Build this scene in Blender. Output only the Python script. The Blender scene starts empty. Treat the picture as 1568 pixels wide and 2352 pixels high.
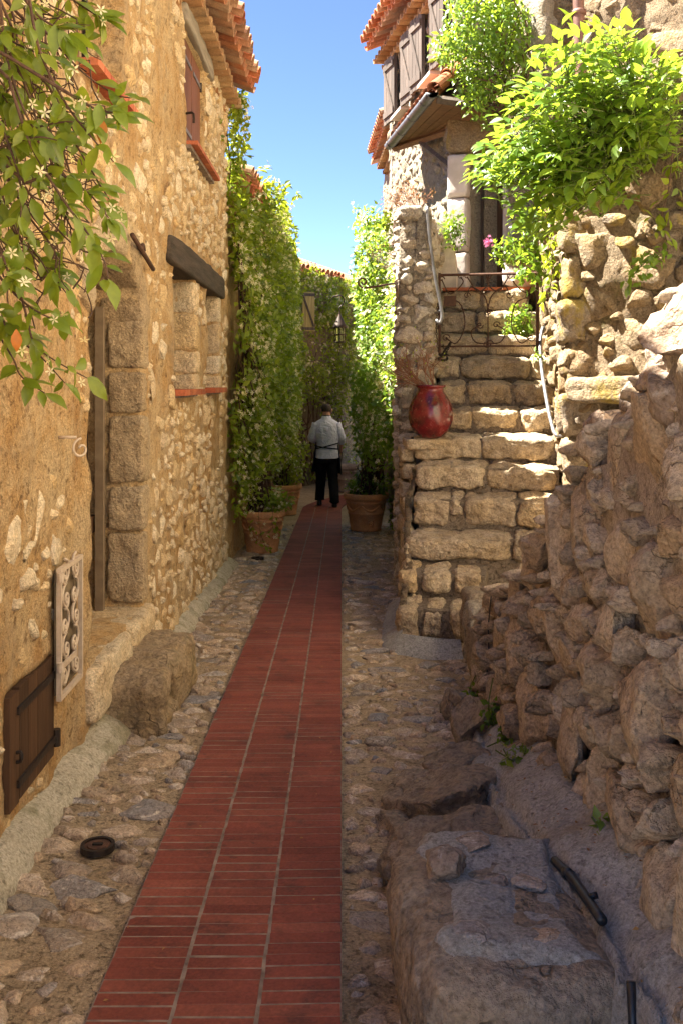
import bpy, bmesh, math, random
import numpy as np
from mathutils import Vector, Matrix

# ---------------------------------------------------------------- camera, sky, sun, exposure
SC = bpy.context.scene
COL = SC.collection
FPX, CU, CV, CZ = 2260.0, 784.0, 875.0, 1.60          # focal length, principal column, horizon row (of a 1568 x 2352 frame), eye height
cam_d = bpy.data.cameras.new("camera")
cam_d.sensor_width = 36.0
cam_d.lens = 36.0 * FPX / 2352.0
cam_d.shift_y = (CV - 1176.0) / 2352.0
cam_d.clip_start = 0.05
cam_d.clip_end = 2000.0
cam = bpy.data.objects.new("camera", cam_d)
COL.objects.link(cam)
cam.location = (0, 0, CZ)
cam.rotation_euler = (math.pi / 2, 0, 0)
SC.camera = cam

TOSUN = Vector((-1.0, 0.25, 1.66)).normalized()
world = bpy.data.worlds.new("World")
SC.world = world
world.use_nodes = True
wn = world.node_tree
wn.nodes.clear()
sky = wn.nodes.new("ShaderNodeTexSky")
sky.sky_type = 'NISHITA'
sky.sun_disc = False
sky.sun_elevation = math.asin(TOSUN.z)
sky.sun_rotation = math.atan2(TOSUN.x, TOSUN.y)
sky.altitude = 4500
sky.air_density = 0.75
sky.dust_density = 0.05
sky.ozone_density = 2.5
bg = wn.nodes.new("ShaderNodeBackground")
bg.inputs[1].default_value = 0.05
wo = wn.nodes.new("ShaderNodeOutputWorld")
wn.links.new(sky.outputs[0], bg.inputs[0])
wn.links.new(bg.outputs[0], wo.inputs[0])
sun_d = bpy.data.lights.new("sun", 'SUN')
sun_d.energy = 5.0
sun_d.angle = math.radians(0.5)
sun_d.color = (1.0, 0.93, 0.80)
sun = bpy.data.objects.new("sun", sun_d)
COL.objects.link(sun)
sun.location = (-8, 12, 20)
sun.rotation_euler = (-TOSUN).to_track_quat('-Z', 'Y').to_euler()
SC.view_settings.view_transform = 'Standard'
SC.view_settings.look = 'None'
SC.view_settings.exposure = 3.0
SC.view_settings.gamma = 1.0
SC.view_settings.use_curve_mapping = False
SC.cycles.use_denoising = True
SC.cycles.max_bounces = 10
SC.cycles.diffuse_bounces = 8
SC.cycles.transparent_max_bounces = 6
SC.cycles.sample_clamp_indirect = 12.0

# ---------------------------------------------------------------- small maths
def P(u, v, Y):
    return np.array([(u - CU) / FPX * Y, Y, CZ + (CV - v) / FPX * Y])

def G(Y):
    Y = np.asarray(Y, dtype=float)
    return np.where(Y < 18, -0.036 * Y, -0.648 - 0.02 * (Y - 18))

def _hash(i, j, k, s):
    h = (i.astype(np.uint32) * np.uint32(374761393) + j.astype(np.uint32) * np.uint32(668265263)
         + k.astype(np.uint32) * np.uint32(2246822519) + np.uint32((s * 1274126177 + 12345) & 0xffffffff))
    h = (h ^ (h >> np.uint32(13))) * np.uint32(1274126177)
    h = (h ^ (h >> np.uint32(15))) * np.uint32(2654435761)
    h = h ^ (h >> np.uint32(16))
    return h.astype(np.float64) / 4294967295.0

def vnoise(p, s=0):
    f = np.floor(p)
    w = p - f
    w = w * w * w * (w * (w * 6 - 15) + 10)
    i, j, k = [f[:, a].astype(np.int64) for a in range(3)]
    r = 0
    for di in (0, 1):
        wx = w[:, 0] if di else 1 - w[:, 0]
        for dj in (0, 1):
            wy = w[:, 1] if dj else 1 - w[:, 1]
            for dk in (0, 1):
                wz = w[:, 2] if dk else 1 - w[:, 2]
                r = r + wx * wy * wz * _hash(i + di, j + dj, k + dk, s)
    return r * 2 - 1

def fbm(p, octs=4, s=0, gain=0.5):
    r = 0; a = 1.0; q = np.array(p, dtype=float)
    for o in range(octs):
        r = r + a * vnoise(q, s + o * 17)
        q = q * 2.03 + 3.7
        a *= gain
    return r

def unit(v):
    v = np.asarray(v, dtype=float)
    return v / (np.linalg.norm(v) + 1e-12)

# ---------------------------------------------------------------- mesh building
WORLD = {}                                            # world position of each object's origin

def new_mesh(name, V, faces, smooth=True):
    V = np.asarray(V, dtype=np.float32)
    me = bpy.data.meshes.new(name)
    faces = [np.asarray(f, dtype=np.int32) for f in faces if len(f)]
    me.vertices.add(len(V)); me.vertices.foreach_set("co", V.ravel())
    nl = sum(f.size for f in faces); npoly = sum(len(f) for f in faces)
    me.loops.add(nl); me.polygons.add(npoly)
    me.loops.foreach_set("vertex_index", np.concatenate([f.ravel() for f in faces]))
    tot = np.concatenate([np.full(len(f), f.shape[1], dtype=np.int32) for f in faces])
    st = np.concatenate([[0], np.cumsum(tot)[:-1]]).astype(np.int32)
    me.polygons.foreach_set("loop_start", st)
    me.polygons.foreach_set("use_smooth", np.full(npoly, smooth, dtype=bool))
    me.update(calc_edges=True)
    return me

def link(name, me, parent=None, loc=(0, 0, 0)):
    o = bpy.data.objects.new(name, me)
    COL.objects.link(o)
    W = Vector(loc)
    if parent is not None:
        o.parent = parent
        o.location = W - WORLD[parent.name]
    else:
        o.location = W
    WORLD[o.name] = W
    return o

def tag(o, label=None, cat=None, group=None, kind=None):
    if label: o["label"] = label
    if cat: o["category"] = cat
    if group: o["group"] = group
    if kind: o["kind"] = kind
    return o

def thing(name, label, cat, loc=(0, 0, 0), group=None, kind=None):
    o = link(name, None, None, tuple(float(c) for c in loc))
    o.empty_display_size = 0.1
    return tag(o, label, cat, group, kind)

class MB:
    def __init__(s):
        s.V = []; s.Q = []; s.T = []; s.n = 0
    def add(s, V, quads=None, tris=None):
        V = np.asarray(V, dtype=float).reshape(-1, 3)
        if quads is not None and len(quads): s.Q.append(np.asarray(quads, dtype=np.int64).reshape(-1, 4) + s.n)
        if tris is not None and len(tris): s.T.append(np.asarray(tris, dtype=np.int64).reshape(-1, 3) + s.n)
        s.V.append(V); s.n += len(V)
        return s
    def hexa(s, c8):
        return s.add(c8, [(0, 3, 2, 1), (4, 5, 6, 7), (0, 1, 5, 4), (1, 2, 6, 5), (2, 3, 7, 6), (3, 0, 4, 7)])
    def box(s, c, half, R=None):
        R = np.eye(3) if R is None else np.asarray(R, float)
        h = np.array(half, float)
        sg = np.array([(-1, -1, -1), (1, -1, -1), (1, 1, -1), (-1, 1, -1), (-1, -1, 1), (1, -1, 1), (1, 1, 1), (-1, 1, 1)], float)
        return s.hexa((sg * h) @ R.T + np.asarray(c, float))
    def tube(s, pts, rad, n=6, caps=True):
        pts = np.asarray(pts, float)
        m = len(pts)
        rad = np.full(m, rad, float) if np.isscalar(rad) else np.asarray(rad, float)
        d = np.gradient(pts, axis=0)
        d /= np.linalg.norm(d, axis=1)[:, None] + 1e-12
        up = np.array([0, 0, 1.0]) if abs(d[0][2]) < 0.9 else np.array([1.0, 0, 0])
        x = unit(np.cross(up, d[0]))
        rings = []
        ang = np.linspace(0, 2 * np.pi, n, endpoint=False)
        for i in range(m):
            x = unit(x - d[i] * np.dot(x, d[i]))
            y = np.cross(d[i], x)
            rings.append(pts[i] + rad[i] * (np.cos(ang)[:, None] * x + np.sin(ang)[:, None] * y))
        return s.loft(rings, caps)
    def loft(s, rings, caps=True, closed=True):
        n = len(rings[0]); m = len(rings)
        V = np.concatenate(rings)
        i = np.arange(m - 1)[:, None]; j = np.arange(n if closed else n - 1)[None, :]
        j2 = (j + 1) % n
        q = np.stack([i * n + j, i * n + j2, (i + 1) * n + j2, (i + 1) * n + j], -1).reshape(-1, 4)
        t = []
        if caps and closed:
            for base, flip in ((0, True), ((m - 1) * n, False)):
                for k in range(1, n - 1):
                    t.append((base, base + k + 1, base + k) if flip else (base, base + k, base + k + 1))
        return s.add(V, q, t)
    def lathe(s, prof, c=(0, 0, 0), n=24, caps=False):
        ang = np.linspace(0, 2 * np.pi, n, endpoint=False)
        rings = [np.stack([r * np.cos(ang), r * np.sin(ang), np.full(n, z)], 1) + np.asarray(c, float) for r, z in prof]
        return s.loft(rings, caps)
    def build(s, name, mat, parent=None, smooth=False):
        V = np.concatenate(s.V)
        fs = []
        if s.Q: fs.append(np.concatenate(s.Q))
        if s.T: fs.append(np.concatenate(s.T))
        me = new_mesh(name, V, fs, smooth)
        me.materials.append(mat)
        if parent is None:
            return link(name, me)
        return link(name, me, parent)

def rooted(mb, name, mat, loc, label, cat, group=None, smooth=False):      # a one-mesh thing whose origin is at its base
    loc = np.asarray(loc, float)
    mb.V = [v - loc for v in mb.V]
    o = mb.build(name, mat, None, smooth)
    o.location = Vector(loc); WORLD[o.name] = Vector(loc)
    return tag(o, label, cat, group)

def smooth_path(pts, n=24):
    pts = np.asarray(pts, float)
    if len(pts) < 3:
        t = np.linspace(0, 1, n)[:, None]
        return pts[0] * (1 - t) + pts[-1] * t
    p = np.vstack([2 * pts[0] - pts[1], pts, 2 * pts[-1] - pts[-2]])
    out = []
    m = len(pts) - 1
    for t in np.linspace(0, m - 1e-6, n):
        i = int(t); f = t - i
        a, b, c, d = p[i], p[i + 1], p[i + 2], p[i + 3]
        out.append(0.5 * (2 * b + (c - a) * f + (2 * a - 5 * b + 4 * c - d) * f * f + (3 * b - a - 3 * c + d) * f ** 3))
    return np.array(out)

# ---------------------------------------------------------------- materials
class NT:
    def __init__(s, name):
        s.m = bpy.data.materials.new(name); s.m.use_nodes = True
        s.t = s.m.node_tree; s.t.nodes.clear()
        s.out = s.n("ShaderNodeOutputMaterial")
        s.pos = None
    def n(s, ty, **kw):
        nd = s.t.nodes.new(ty)
        for k, v in kw.items(): setattr(nd, k, v)
        return nd
    def l(s, a, b): s.t.links.new(a, b)
    def set(s, sock, v):
        if isinstance(v, bpy.types.NodeSocket): s.l(v, sock)
        elif isinstance(v, (tuple, list)) and len(v) == 3 and sock.type == 'RGBA': sock.default_value = (*v, 1)
        else: sock.default_value = v
    def P(s):
        if s.pos is None: s.pos = s.n("ShaderNodeNewGeometry").outputs["Position"]
        return s.pos
    def scaled(s, sc):
        v = s.n("ShaderNodeVectorMath", operation='MULTIPLY'); s.l(s.P(), v.inputs[0]); v.inputs[1].default_value = sc
        return v.outputs[0]
    def noise(s, scale, detail=4, rough=0.55, vec=None, dist=0.0):
        nd = s.n("ShaderNodeTexNoise")
        s.l(vec if vec is not None else s.P(), nd.inputs["Vector"])
        nd.inputs["Scale"].default_value = scale; nd.inputs["Detail"].default_value = detail
        nd.inputs["Roughness"].default_value = rough; nd.inputs["Distortion"].default_value = dist
        return nd.outputs["Fac"]
    def voro(s, scale, feature='F1', vec=None, out="Distance"):
        nd = s.n("ShaderNodeTexVoronoi", feature=feature)
        s.l(vec if vec is not None else s.P(), nd.inputs["Vector"]); nd.inputs["Scale"].default_value = scale
        return nd.outputs[out]
    def ramp(s, fac, stops, interp='LINEAR'):
        r = s.n("ShaderNodeValToRGB"); r.color_ramp.interpolation = interp
        el = r.color_ramp.elements
        while len(el) < len(stops): el.new(0.5)
        for e, (p, c) in zip(el, stops):
            e.position = p
            e.color = (c, c, c, 1) if np.isscalar(c) else (*c, 1)
        s.l(fac, r.inputs[0])
        return r.outputs[0]
    def math(s, op, a, b=0.0, clamp=False):
        m = s.n("ShaderNodeMath", operation=op); m.use_clamp = clamp
        s.set(m.inputs[0], a); s.set(m.inputs[1], b)
        return m.outputs[0]
    def mix(s, fac, a, b, blend='MIX'):
        m = s.n("ShaderNodeMix", data_type='RGBA', blend_type=blend)
        s.set(m.inputs[0], fac); s.set(m.inputs[6], a); s.set(m.inputs[7], b)
        return m.outputs[2]
    def rnd(s):
        a = s.n("ShaderNodeObjectInfo").outputs["Random"]
        b = s.n("ShaderNodeNewGeometry").outputs["Random Per Island"]
        return s.math('FRACT', s.math('ADD', a, b))
    def bump(s, h, strength=0.6, dist=0.02, normal=None):
        b = s.n("ShaderNodeBump"); b.inputs["Strength"].default_value = strength; b.inputs["Distance"].default_value = dist
        s.l(h, b.inputs["Height"])
        if normal is not None: s.l(normal, b.inputs["Normal"])
        return b.outputs[0]
    def bsdf(s, color, rough=0.9, normal=None, metal=0.0, spec=0.3, **kw):
        b = s.n("ShaderNodeBsdfPrincipled")
        s.set(b.inputs["Base Color"], color); s.set(b.inputs["Roughness"], rough)
        b.inputs["Metallic"].default_value = metal
        b.inputs["Specular IOR Level"].default_value = spec
        if normal is not None: s.l(normal, b.inputs["Normal"])
        for k, v in kw.items(): s.set(b.inputs[k], v)
        s.l(b.outputs[0], s.out.inputs[0])
        return b

def stone_mat(name, cols, dark=(0.10, 0.07, 0.045), stain=None, stain_amt=0.5, bscale=22, bstr=0.8, bdist=0.02, lichen=None, speck=0.5, vein=None):
    t = NT(name)
    k = len(cols)
    base = t.ramp(t.rnd(), [(i / max(1, k - 1), c) for i, c in enumerate(cols)])
    n1 = t.noise(5.0, 5, 0.6)
    if stain is not None:
        base = t.mix(t.math('MULTIPLY', t.ramp(n1, [(0.42, 0.0), (0.68, 1.0)]), stain_amt), base, stain)
    n2 = t.noise(bscale * 0.9, 6, 0.65)
    base = t.mix(t.ramp(n2, [(0.30, speck), (0.52, 0.0)]), base, dark)
    n3 = t.noise(bscale * 4.5, 5, 0.7)
    base = t.mix(1.0, base, t.ramp(n3, [(0.30, (0.50, 0.48, 0.46)), (0.50, (0.98, 0.98, 0.98)), (0.72, (1.38, 1.36, 1.32))]), 'MULTIPLY')
    wv = t.n("ShaderNodeVectorMath", operation='ADD'); t.l(t.scaled((bscale * 0.42, bscale * 0.42, bscale * 0.55)), wv.inputs[0])
    nw = t.n("ShaderNodeTexNoise"); t.l(t.P(), nw.inputs["Vector"]); nw.inputs["Scale"].default_value = bscale * 0.8; nw.inputs["Detail"].default_value = 4
    t.l(nw.outputs["Color"], wv.inputs[1])
    crack = t.ramp(t.voro(1.0, 'DISTANCE_TO_EDGE', wv.outputs[0]), [(0.0, 1.0), (0.035, 0.0)])
    crack = t.math('MULTIPLY', crack, t.ramp(t.noise(bscale * 0.3, 3), [(0.48, 0.0), (0.64, 0.55)]))
    base = t.mix(crack, base, dark)
    if vein is not None:
        nv = t.noise(11, 6, 0.7, t.scaled((1.0, 1.6, 1.3)), 1.2)
        base = t.mix(t.ramp(nv, [(0.57, 0.0), (0.66, 0.7)]), base, vein)
    if lichen is not None:
        n4 = t.noise(3.1, 6, 0.7, t.scaled((1.0, 1.0, 0.6)))
        base = t.mix(t.ramp(n4, [(0.56, 0.0), (0.66, 0.75)]), base, lichen)
    h = t.math('ADD', t.math('MULTIPLY', n2, 1.0), t.math('MULTIPLY', t.noise(bscale * 3.2, 5, 0.65), 0.45))
    h = t.math('ADD', h, t.math('MULTIPLY', t.voro(bscale * 1.6), 0.35))
    h = t.math('SUBTRACT', h, t.math('MULTIPLY', crack, 0.6))
    t.bsdf(base, 0.88, t.bump(h, bstr, bdist), spec=0.25)
    return t.m

def plaster_mat(name, a, b, c, dark, bstr=0.8, scale=1.0, moss=None, pits=0.3):
    t = NT(name)
    n1 = t.noise(1.3 * scale, 6, 0.62, dist=0.4)
    n2 = t.noise(6 * scale, 6, 0.65)
    col = t.ramp(n1, [(0.30, a), (0.50, b), (0.68, c)])
    col = t.mix(t.ramp(n2, [(0.44, 0.0), (0.62, 0.65)]), col, c)
    n5 = t.noise(17 * scale, 5, 0.7)
    col = t.mix(t.ramp(n5, [(0.32, 0.75), (0.47, 0.0)]), col, dark)
    n3 = t.noise(95, 5, 0.72)
    col = t.mix(1.0, col, t.ramp(n3, [(0.3, (0.58, 0.57, 0.55)), (0.7, (1.34, 1.33, 1.30))]), 'MULTIPLY')
    if moss is not None:
        n6 = t.noise(2.3, 6, 0.7)
        col = t.mix(t.ramp(n6, [(0.53, 0.0), (0.66, 0.7)]), col, moss)
    pit = t.ramp(t.noise(34 * scale, 4, 0.7), [(0.34, 0.0), (0.46, 1.0)])
    col = t.mix(t.math('MULTIPLY', t.math('SUBTRACT', 1.0, pit), pits), col, dark)
    h = t.math('ADD', t.noise(14, 8, 0.70), t.math('MULTIPLY', t.noise(70, 5, 0.65), 0.5))
    h = t.math('ADD', h, t.math('MULTIPLY', pit, pits))
    t.bsdf(col, 0.93, t.bump(h, bstr, 0.03), spec=0.2)
    return t.m

def wood_mat(name, a, b, scale=(30, 30, 2.0), bstr=0.5, rough=0.75):
    t = NT(name)
    n = t.noise(1.0, 6, 0.65, t.scaled(scale), 0.3)
    col = t.ramp(n, [(0.3, a), (0.7, b)])
    r = t.rnd()
    col = t.mix(1.0, col, t.ramp(r, [(0.0, (0.75, 0.75, 0.75)), (1.0, (1.2, 1.2, 1.2))]), 'MULTIPLY')
    t.bsdf(col, rough, t.bump(n, bstr, 0.01), spec=0.3)
    return t.m

def plain_mat(name, a, b=None, rough=0.6, metal=0.0, scale=14, bstr=0.25, spec=0.4, **kw):
    t = NT(name)
    b = b or tuple(x * 0.6 for x in a)
    n = t.noise(scale, 6, 0.6)
    col = t.ramp(n, [(0.36, b), (0.64, a)])
    t.bsdf(col, rough, t.bump(t.noise(scale * 5, 4), bstr, 0.006), metal, spec, **kw)
    return t.m

def clay_mat(name, cols, rough=0.85, dirt=(0.12, 0.09, 0.06), pale=None):
    t = NT(name)
    k = len(cols)
    col = t.ramp(t.rnd(), [(i / max(1, k - 1), c) for i, c in enumerate(cols)])
    n = t.noise(9, 6, 0.65)
    col = t.mix(t.ramp(n, [(0.28, 0.75), (0.46, 0.0)]), col, dirt)
    if pale is not None:
        col = t.mix(t.ramp(t.noise(5, 5, 0.7), [(0.54, 0.0), (0.72, 0.55)]), col, pale)
    col = t.mix(1.0, col, t.ramp(t.noise(2.4, 6, 0.7), [(0.34, (0.70, 0.68, 0.68)), (0.62, (1.08, 1.08, 1.08))]), 'MULTIPLY')
    col = t.mix(t.ramp(t.noise(16, 2, 0.5), [(0.70, 0.0), (0.75, 0.6)]), col, dirt)
    n3 = t.noise(90, 3)
    col = t.mix(1.0, col, t.ramp(n3, [(0.3, (0.8, 0.8, 0.8)), (0.7, (1.15, 1.15, 1.15))]), 'MULTIPLY')
    t.bsdf(col, rough, t.bump(t.noise(60, 5, 0.6), 0.35, 0.008), spec=0.25)
    return t.m

def leaf_mat(name, cols, trans=(0.35, 0.5, 0.05), tr=0.4, rough=0.38):
    t = NT(name)
    k = len(cols)
    r = t.rnd()
    col = t.ramp(r, [(i / max(1, k - 1), c) for i, c in enumerate(cols)])
    n = t.noise(60, 3)
    col = t.mix(1.0, col, t.ramp(n, [(0.3, (0.85, 0.85, 0.85)), (0.7, (1.15, 1.15, 1.15))]), 'MULTIPLY')
    b = t.n("ShaderNodeBsdfPrincipled")
    t.l(col, b.inputs["Base Color"]); b.inputs["Roughness"].default_value = rough; b.inputs["Specular IOR Level"].default_value = 0.45
    tl = t.n("ShaderNodeBsdfTranslucent")
    t.l(t.mix(0.6, col, trans), tl.inputs["Color"])
    mx = t.n("ShaderNodeMixShader"); mx.inputs[0].default_value = tr
    t.l(b.outputs[0], mx.inputs[1]); t.l(tl.outputs[0], mx.inputs[2]); t.l(mx.outputs[0], t.out.inputs[0])
    return t.m

M = {}
M['plaster'] = plaster_mat('ochre_render', (0.38, 0.20, 0.072), (0.53, 0.335, 0.15), (0.61, 0.46, 0.275), (0.21, 0.12, 0.055), 1.0, moss=(0.36, 0.265, 0.165), pits=0.22)
M['ochre_stone'] = stone_mat('ochre_stone', [(0.64, 0.50, 0.31), (0.74, 0.62, 0.44), (0.62, 0.43, 0.21), (0.78, 0.68, 0.51), (0.58, 0.45, 0.29)], (0.28, 0.18, 0.09), (0.62, 0.38, 0.14), 0.4, 20, 1.0, 0.025)
M['jamb_stone'] = stone_mat('hewn_jamb_stone', [(0.48, 0.36, 0.22), (0.60, 0.47, 0.31), (0.44, 0.32, 0.19)], (0.17, 0.11, 0.06), (0.52, 0.35, 0.17), 0.4, 34, 1.0, 0.03)
M['pale_stone'] = stone_mat('pale_limestone', [(0.258, 0.224, 0.176), (0.344, 0.310, 0.258), (0.301, 0.241, 0.176), (0.241, 0.211, 0.176)], (0.095, 0.073, 0.052), (0.310, 0.215, 0.112), 0.4, 20, 1.0, 0.025)
M['step_stone'] = stone_mat('step_limestone', [(0.52, 0.41, 0.275), (0.60, 0.49, 0.345), (0.46, 0.37, 0.27), (0.56, 0.41, 0.24)], (0.17, 0.12, 0.07), (0.44, 0.31, 0.15), 0.55, 18, 1.0, 0.03, speck=0.72)
M['rubble'] = stone_mat('brown_rubble_stone', [(0.41, 0.325, 0.235), (0.55, 0.45, 0.34), (0.43, 0.32, 0.215), (0.60, 0.51, 0.40), (0.36, 0.295, 0.225), (0.49, 0.365, 0.24)], (0.11, 0.08, 0.055), (0.45, 0.31, 0.16), 0.4, 20, 1.0, 0.03)
M['pier_stone'] = stone_mat('pale_grey_pier_stone', [(0.46, 0.41, 0.34), (0.58, 0.53, 0.46), (0.50, 0.41, 0.31), (0.42, 0.38, 0.33)], (0.13, 0.10, 0.07), (0.48, 0.36, 0.20), 0.35, 22, 1.0, 0.025)
M['warm_stone'] = stone_mat('warm_wall_stone', [(0.230, 0.172, 0.111), (0.295, 0.234, 0.160), (0.221, 0.152, 0.082), (0.271, 0.221, 0.172)], (0.082, 0.053, 0.033), (0.271, 0.164, 0.053), 0.5, 18, 1.0, 0.03, lichen=(0.295, 0.213, 0.033))
M['cobble'] = stone_mat('cobble_stone', [(0.46, 0.355, 0.255), (0.62, 0.49, 0.37), (0.30, 0.26, 0.225), (0.54, 0.40, 0.265), (0.25, 0.25, 0.265), (0.70, 0.58, 0.46)], (0.13, 0.09, 0.06), (0.52, 0.34, 0.18), 0.4, 24, 1.0, 0.02, vein=(0.78, 0.70, 0.60))
M['mortar'] = plaster_mat('lane_mortar', (0.33, 0.245, 0.155), (0.43, 0.325, 0.215), (0.52, 0.405, 0.275), (0.13, 0.095, 0.06), 1.0, 1.6)
M['gap_shade_mortar'] = plaster_mat('brown_gap_shade_mortar', (0.19, 0.145, 0.105), (0.25, 0.195, 0.145), (0.31, 0.25, 0.19), (0.07, 0.05, 0.035), 1.0, 1.6, pits=0.4)  # earth-brown mortar, darkened so the shade between stones is in the colour
M['pale_mortar'] = plaster_mat('pale_wall_mortar', (0.232, 0.194, 0.146), (0.292, 0.249, 0.194), (0.335, 0.292, 0.241), (0.129, 0.095, 0.069), 1.0, 1.6)
M['cream_bounce_plaster'] = plaster_mat('pale_cream_bounce_plaster', (0.60, 0.50, 0.36), (0.66, 0.57, 0.43), (0.70, 0.62, 0.48), (0.4, 0.3, 0.2), 0.6)  # kept pale so the added unseen house wall reflects more sunlight
M['warm_mortar'] = plaster_mat('warm_wall_mortar', (0.196, 0.140, 0.085), (0.246, 0.183, 0.119), (0.297, 0.234, 0.162), (0.085, 0.060, 0.034), 1.0, 1.6, moss=(0.128, 0.119, 0.043))
M['concrete'] = plaster_mat('grey_cement', (0.29, 0.285, 0.275), (0.38, 0.375, 0.365), (0.45, 0.445, 0.43), (0.17, 0.155, 0.14), 0.8, 2.0, moss=(0.30, 0.24, 0.17), pits=0.16)
M['kerb_cement'] = plaster_mat('mossy_cement_fillet', (0.40, 0.35, 0.26), (0.50, 0.45, 0.35), (0.58, 0.53, 0.43), (0.18, 0.15, 0.10), 0.7, 2.0, moss=(0.16, 0.15, 0.06), pits=0.1)
M['bedrock'] = stone_mat('grey_bedrock', [(0.29, 0.24, 0.19), (0.34, 0.28, 0.22)], (0.085, 0.07, 0.055), (0.38, 0.265, 0.155), 0.5, 11, 1.0, 0.05)
M['ground'] = plaster_mat('pale_gravel_ground', (0.40, 0.34, 0.26), (0.48, 0.41, 0.32), (0.54, 0.47, 0.38), (0.25, 0.2, 0.15), 0.8)
M['brick'] = clay_mat('red_paving_brick', [(0.185, 0.047, 0.032), (0.24, 0.064, 0.042), (0.21, 0.055, 0.037), (0.27, 0.080, 0.052)], 0.7, (0.09, 0.036, 0.030))
M['joint'] = plain_mat('pale_joint_mortar', (0.29, 0.225, 0.18), (0.14, 0.10, 0.08), 0.95)
M['tile'] = clay_mat('terracotta_roof_tile', [(0.46, 0.16, 0.07), (0.55, 0.24, 0.12), (0.40, 0.12, 0.055), (0.50, 0.30, 0.18), (0.33, 0.17, 0.10)], 0.85, (0.16, 0.09, 0.06), (0.50, 0.38, 0.27))
M['genoise'] = clay_mat('weathered_eave_tile', [(0.40, 0.24, 0.12), (0.47, 0.30, 0.16), (0.35, 0.18, 0.085)], 0.9, (0.16, 0.10, 0.06), (0.48, 0.38, 0.26))
M['sillbrick'] = clay_mat('red_sill_tile', [(0.42, 0.11, 0.05), (0.50, 0.17, 0.08), (0.36, 0.09, 0.045)], 0.75, (0.2, 0.06, 0.03))
M['pot'] = clay_mat('terracotta_pot', [(0.62, 0.31, 0.135), (0.65, 0.33, 0.15)], 0.8, (0.45, 0.21, 0.09), (0.66, 0.44, 0.27))
M['greypot'] = clay_mat('dull_terracotta', [(0.28, 0.14, 0.08)], 0.85)
M['soil'] = plain_mat('potting_soil', (0.06, 0.04, 0.025), (0.03, 0.02, 0.015), 1.0)
M['brownwood'] = wood_mat('brown_painted_wood', (0.13, 0.045, 0.022), (0.20, 0.075, 0.038), (40, 40, 2.5), 0.3, 0.6)
M['darkwood'] = wood_mat('dark_oiled_wood', (0.045, 0.022, 0.011), (0.10, 0.05, 0.024), (30, 30, 2.5), 0.6, 0.65)
M['beam'] = wood_mat('charred_old_beam', (0.028, 0.020, 0.015), (0.085, 0.06, 0.042), (25, 2.5, 25), 1.0, 0.85)
M['greybeam'] = wood_mat('grey_weathered_beam', (0.17, 0.14, 0.11), (0.33, 0.28, 0.22), (25, 2.5, 25), 1.0, 0.9)
M['greywood'] = wood_mat('weathered_grey_shutter', (0.055, 0.042, 0.034), (0.135, 0.105, 0.088), (40, 40, 3), 0.6, 0.85)
M['soffit'] = wood_mat('brown_soffit_board', (0.11, 0.06, 0.035), (0.22, 0.12, 0.065), (4, 30, 30), 0.5, 0.8)
M['yellowwood'] = wood_mat('weathered_yellow_shutter', (0.30, 0.24, 0.09), (0.46, 0.36, 0.15), (40, 40, 3), 0.5, 0.85)
M['iron'] = plain_mat('black_iron', (0.035, 0.03, 0.028), (0.05, 0.03, 0.02), 0.55, 0.6)
M['rust'] = plain_mat('rusty_iron', (0.12, 0.06, 0.035), (0.07, 0.035, 0.025), 0.8, 0.3, 40, 0.5)
M['steel'] = plain_mat('worn_steel_rail', (0.26, 0.26, 0.27), (0.15, 0.145, 0.145), 0.45, 0.7)
M['zinc'] = plain_mat('grey_zinc', (0.16, 0.16, 0.17), (0.10, 0.10, 0.105), 0.5, 0.6)
M['pipe'] = plain_mat('brown_painted_pipe', (0.20, 0.10, 0.075), (0.13, 0.06, 0.045), 0.6, 0.1)
M['cream'] = plain_mat('cream_painted_iron', (0.58, 0.47, 0.36), (0.48, 0.37, 0.27), 0.55, 0.0, 30)
M['mesh'] = plain_mat('rusty_mesh', (0.20, 0.15, 0.09), (0.10, 0.07, 0.04), 0.8)
M['black'] = plain_mat('black_plastic', (0.018, 0.022, 0.03), (0.012, 0.014, 0.018), 0.35, 0.0, 14, 0.1, 0.5)
M['white'] = plain_mat('white_painted_wood', (0.66, 0.60, 0.52), (0.54, 0.48, 0.41), 0.7)
M['paleblue'] = plain_mat('peeling_pale_paint', (0.40, 0.40, 0.36), (0.28, 0.31, 0.30), 0.9)
M['lilac'] = plain_mat('pale_lime_plaster', (0.56, 0.50, 0.48), (0.44, 0.38, 0.35), 0.95, 0, 5, 0.5)
M['door_dark'] = wood_mat('dark_door_wood', (0.05, 0.026, 0.014), (0.10, 0.05, 0.026), (30, 30, 2.0), 0.6, 0.7)
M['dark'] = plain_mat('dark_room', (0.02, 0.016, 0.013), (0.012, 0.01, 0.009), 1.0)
M['glaze'] = None
def glaze():
    t = NT('red_glaze')
    n = t.noise(9, 6, 0.65)
    col = t.ramp(n, [(0.34, (0.045, 0.004, 0.006)), (0.52, (0.135, 0.009, 0.012)), (0.70, (0.21, 0.022, 0.02))])
    col = t.mix(t.ramp(t.noise(45, 4, 0.7), [(0.60, 0.0), (0.70, 0.5)]), col, (0.30, 0.16, 0.10))
    t.bsdf(col, t.ramp(n, [(0.3, 0.12), (0.7, 0.32)]), t.bump(t.noise(14, 4), 0.25, 0.012), spec=0.6)
    return t.m
M['glaze'] = glaze()
M['jleaf'] = leaf_mat('jasmine_leaf', [(0.065, 0.125, 0.010), (0.23, 0.30, 0.020), (0.12, 0.19, 0.012), (0.32, 0.37, 0.034), (0.095, 0.16, 0.012)], (0.52, 0.60, 0.03), 0.45)
M['sunleaf'] = leaf_mat('bright_vine_leaf', [(0.055, 0.125, 0.014), (0.12, 0.22, 0.02), (0.085, 0.165, 0.016), (0.18, 0.27, 0.03)], (0.42, 0.56, 0.04), 0.45)
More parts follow.
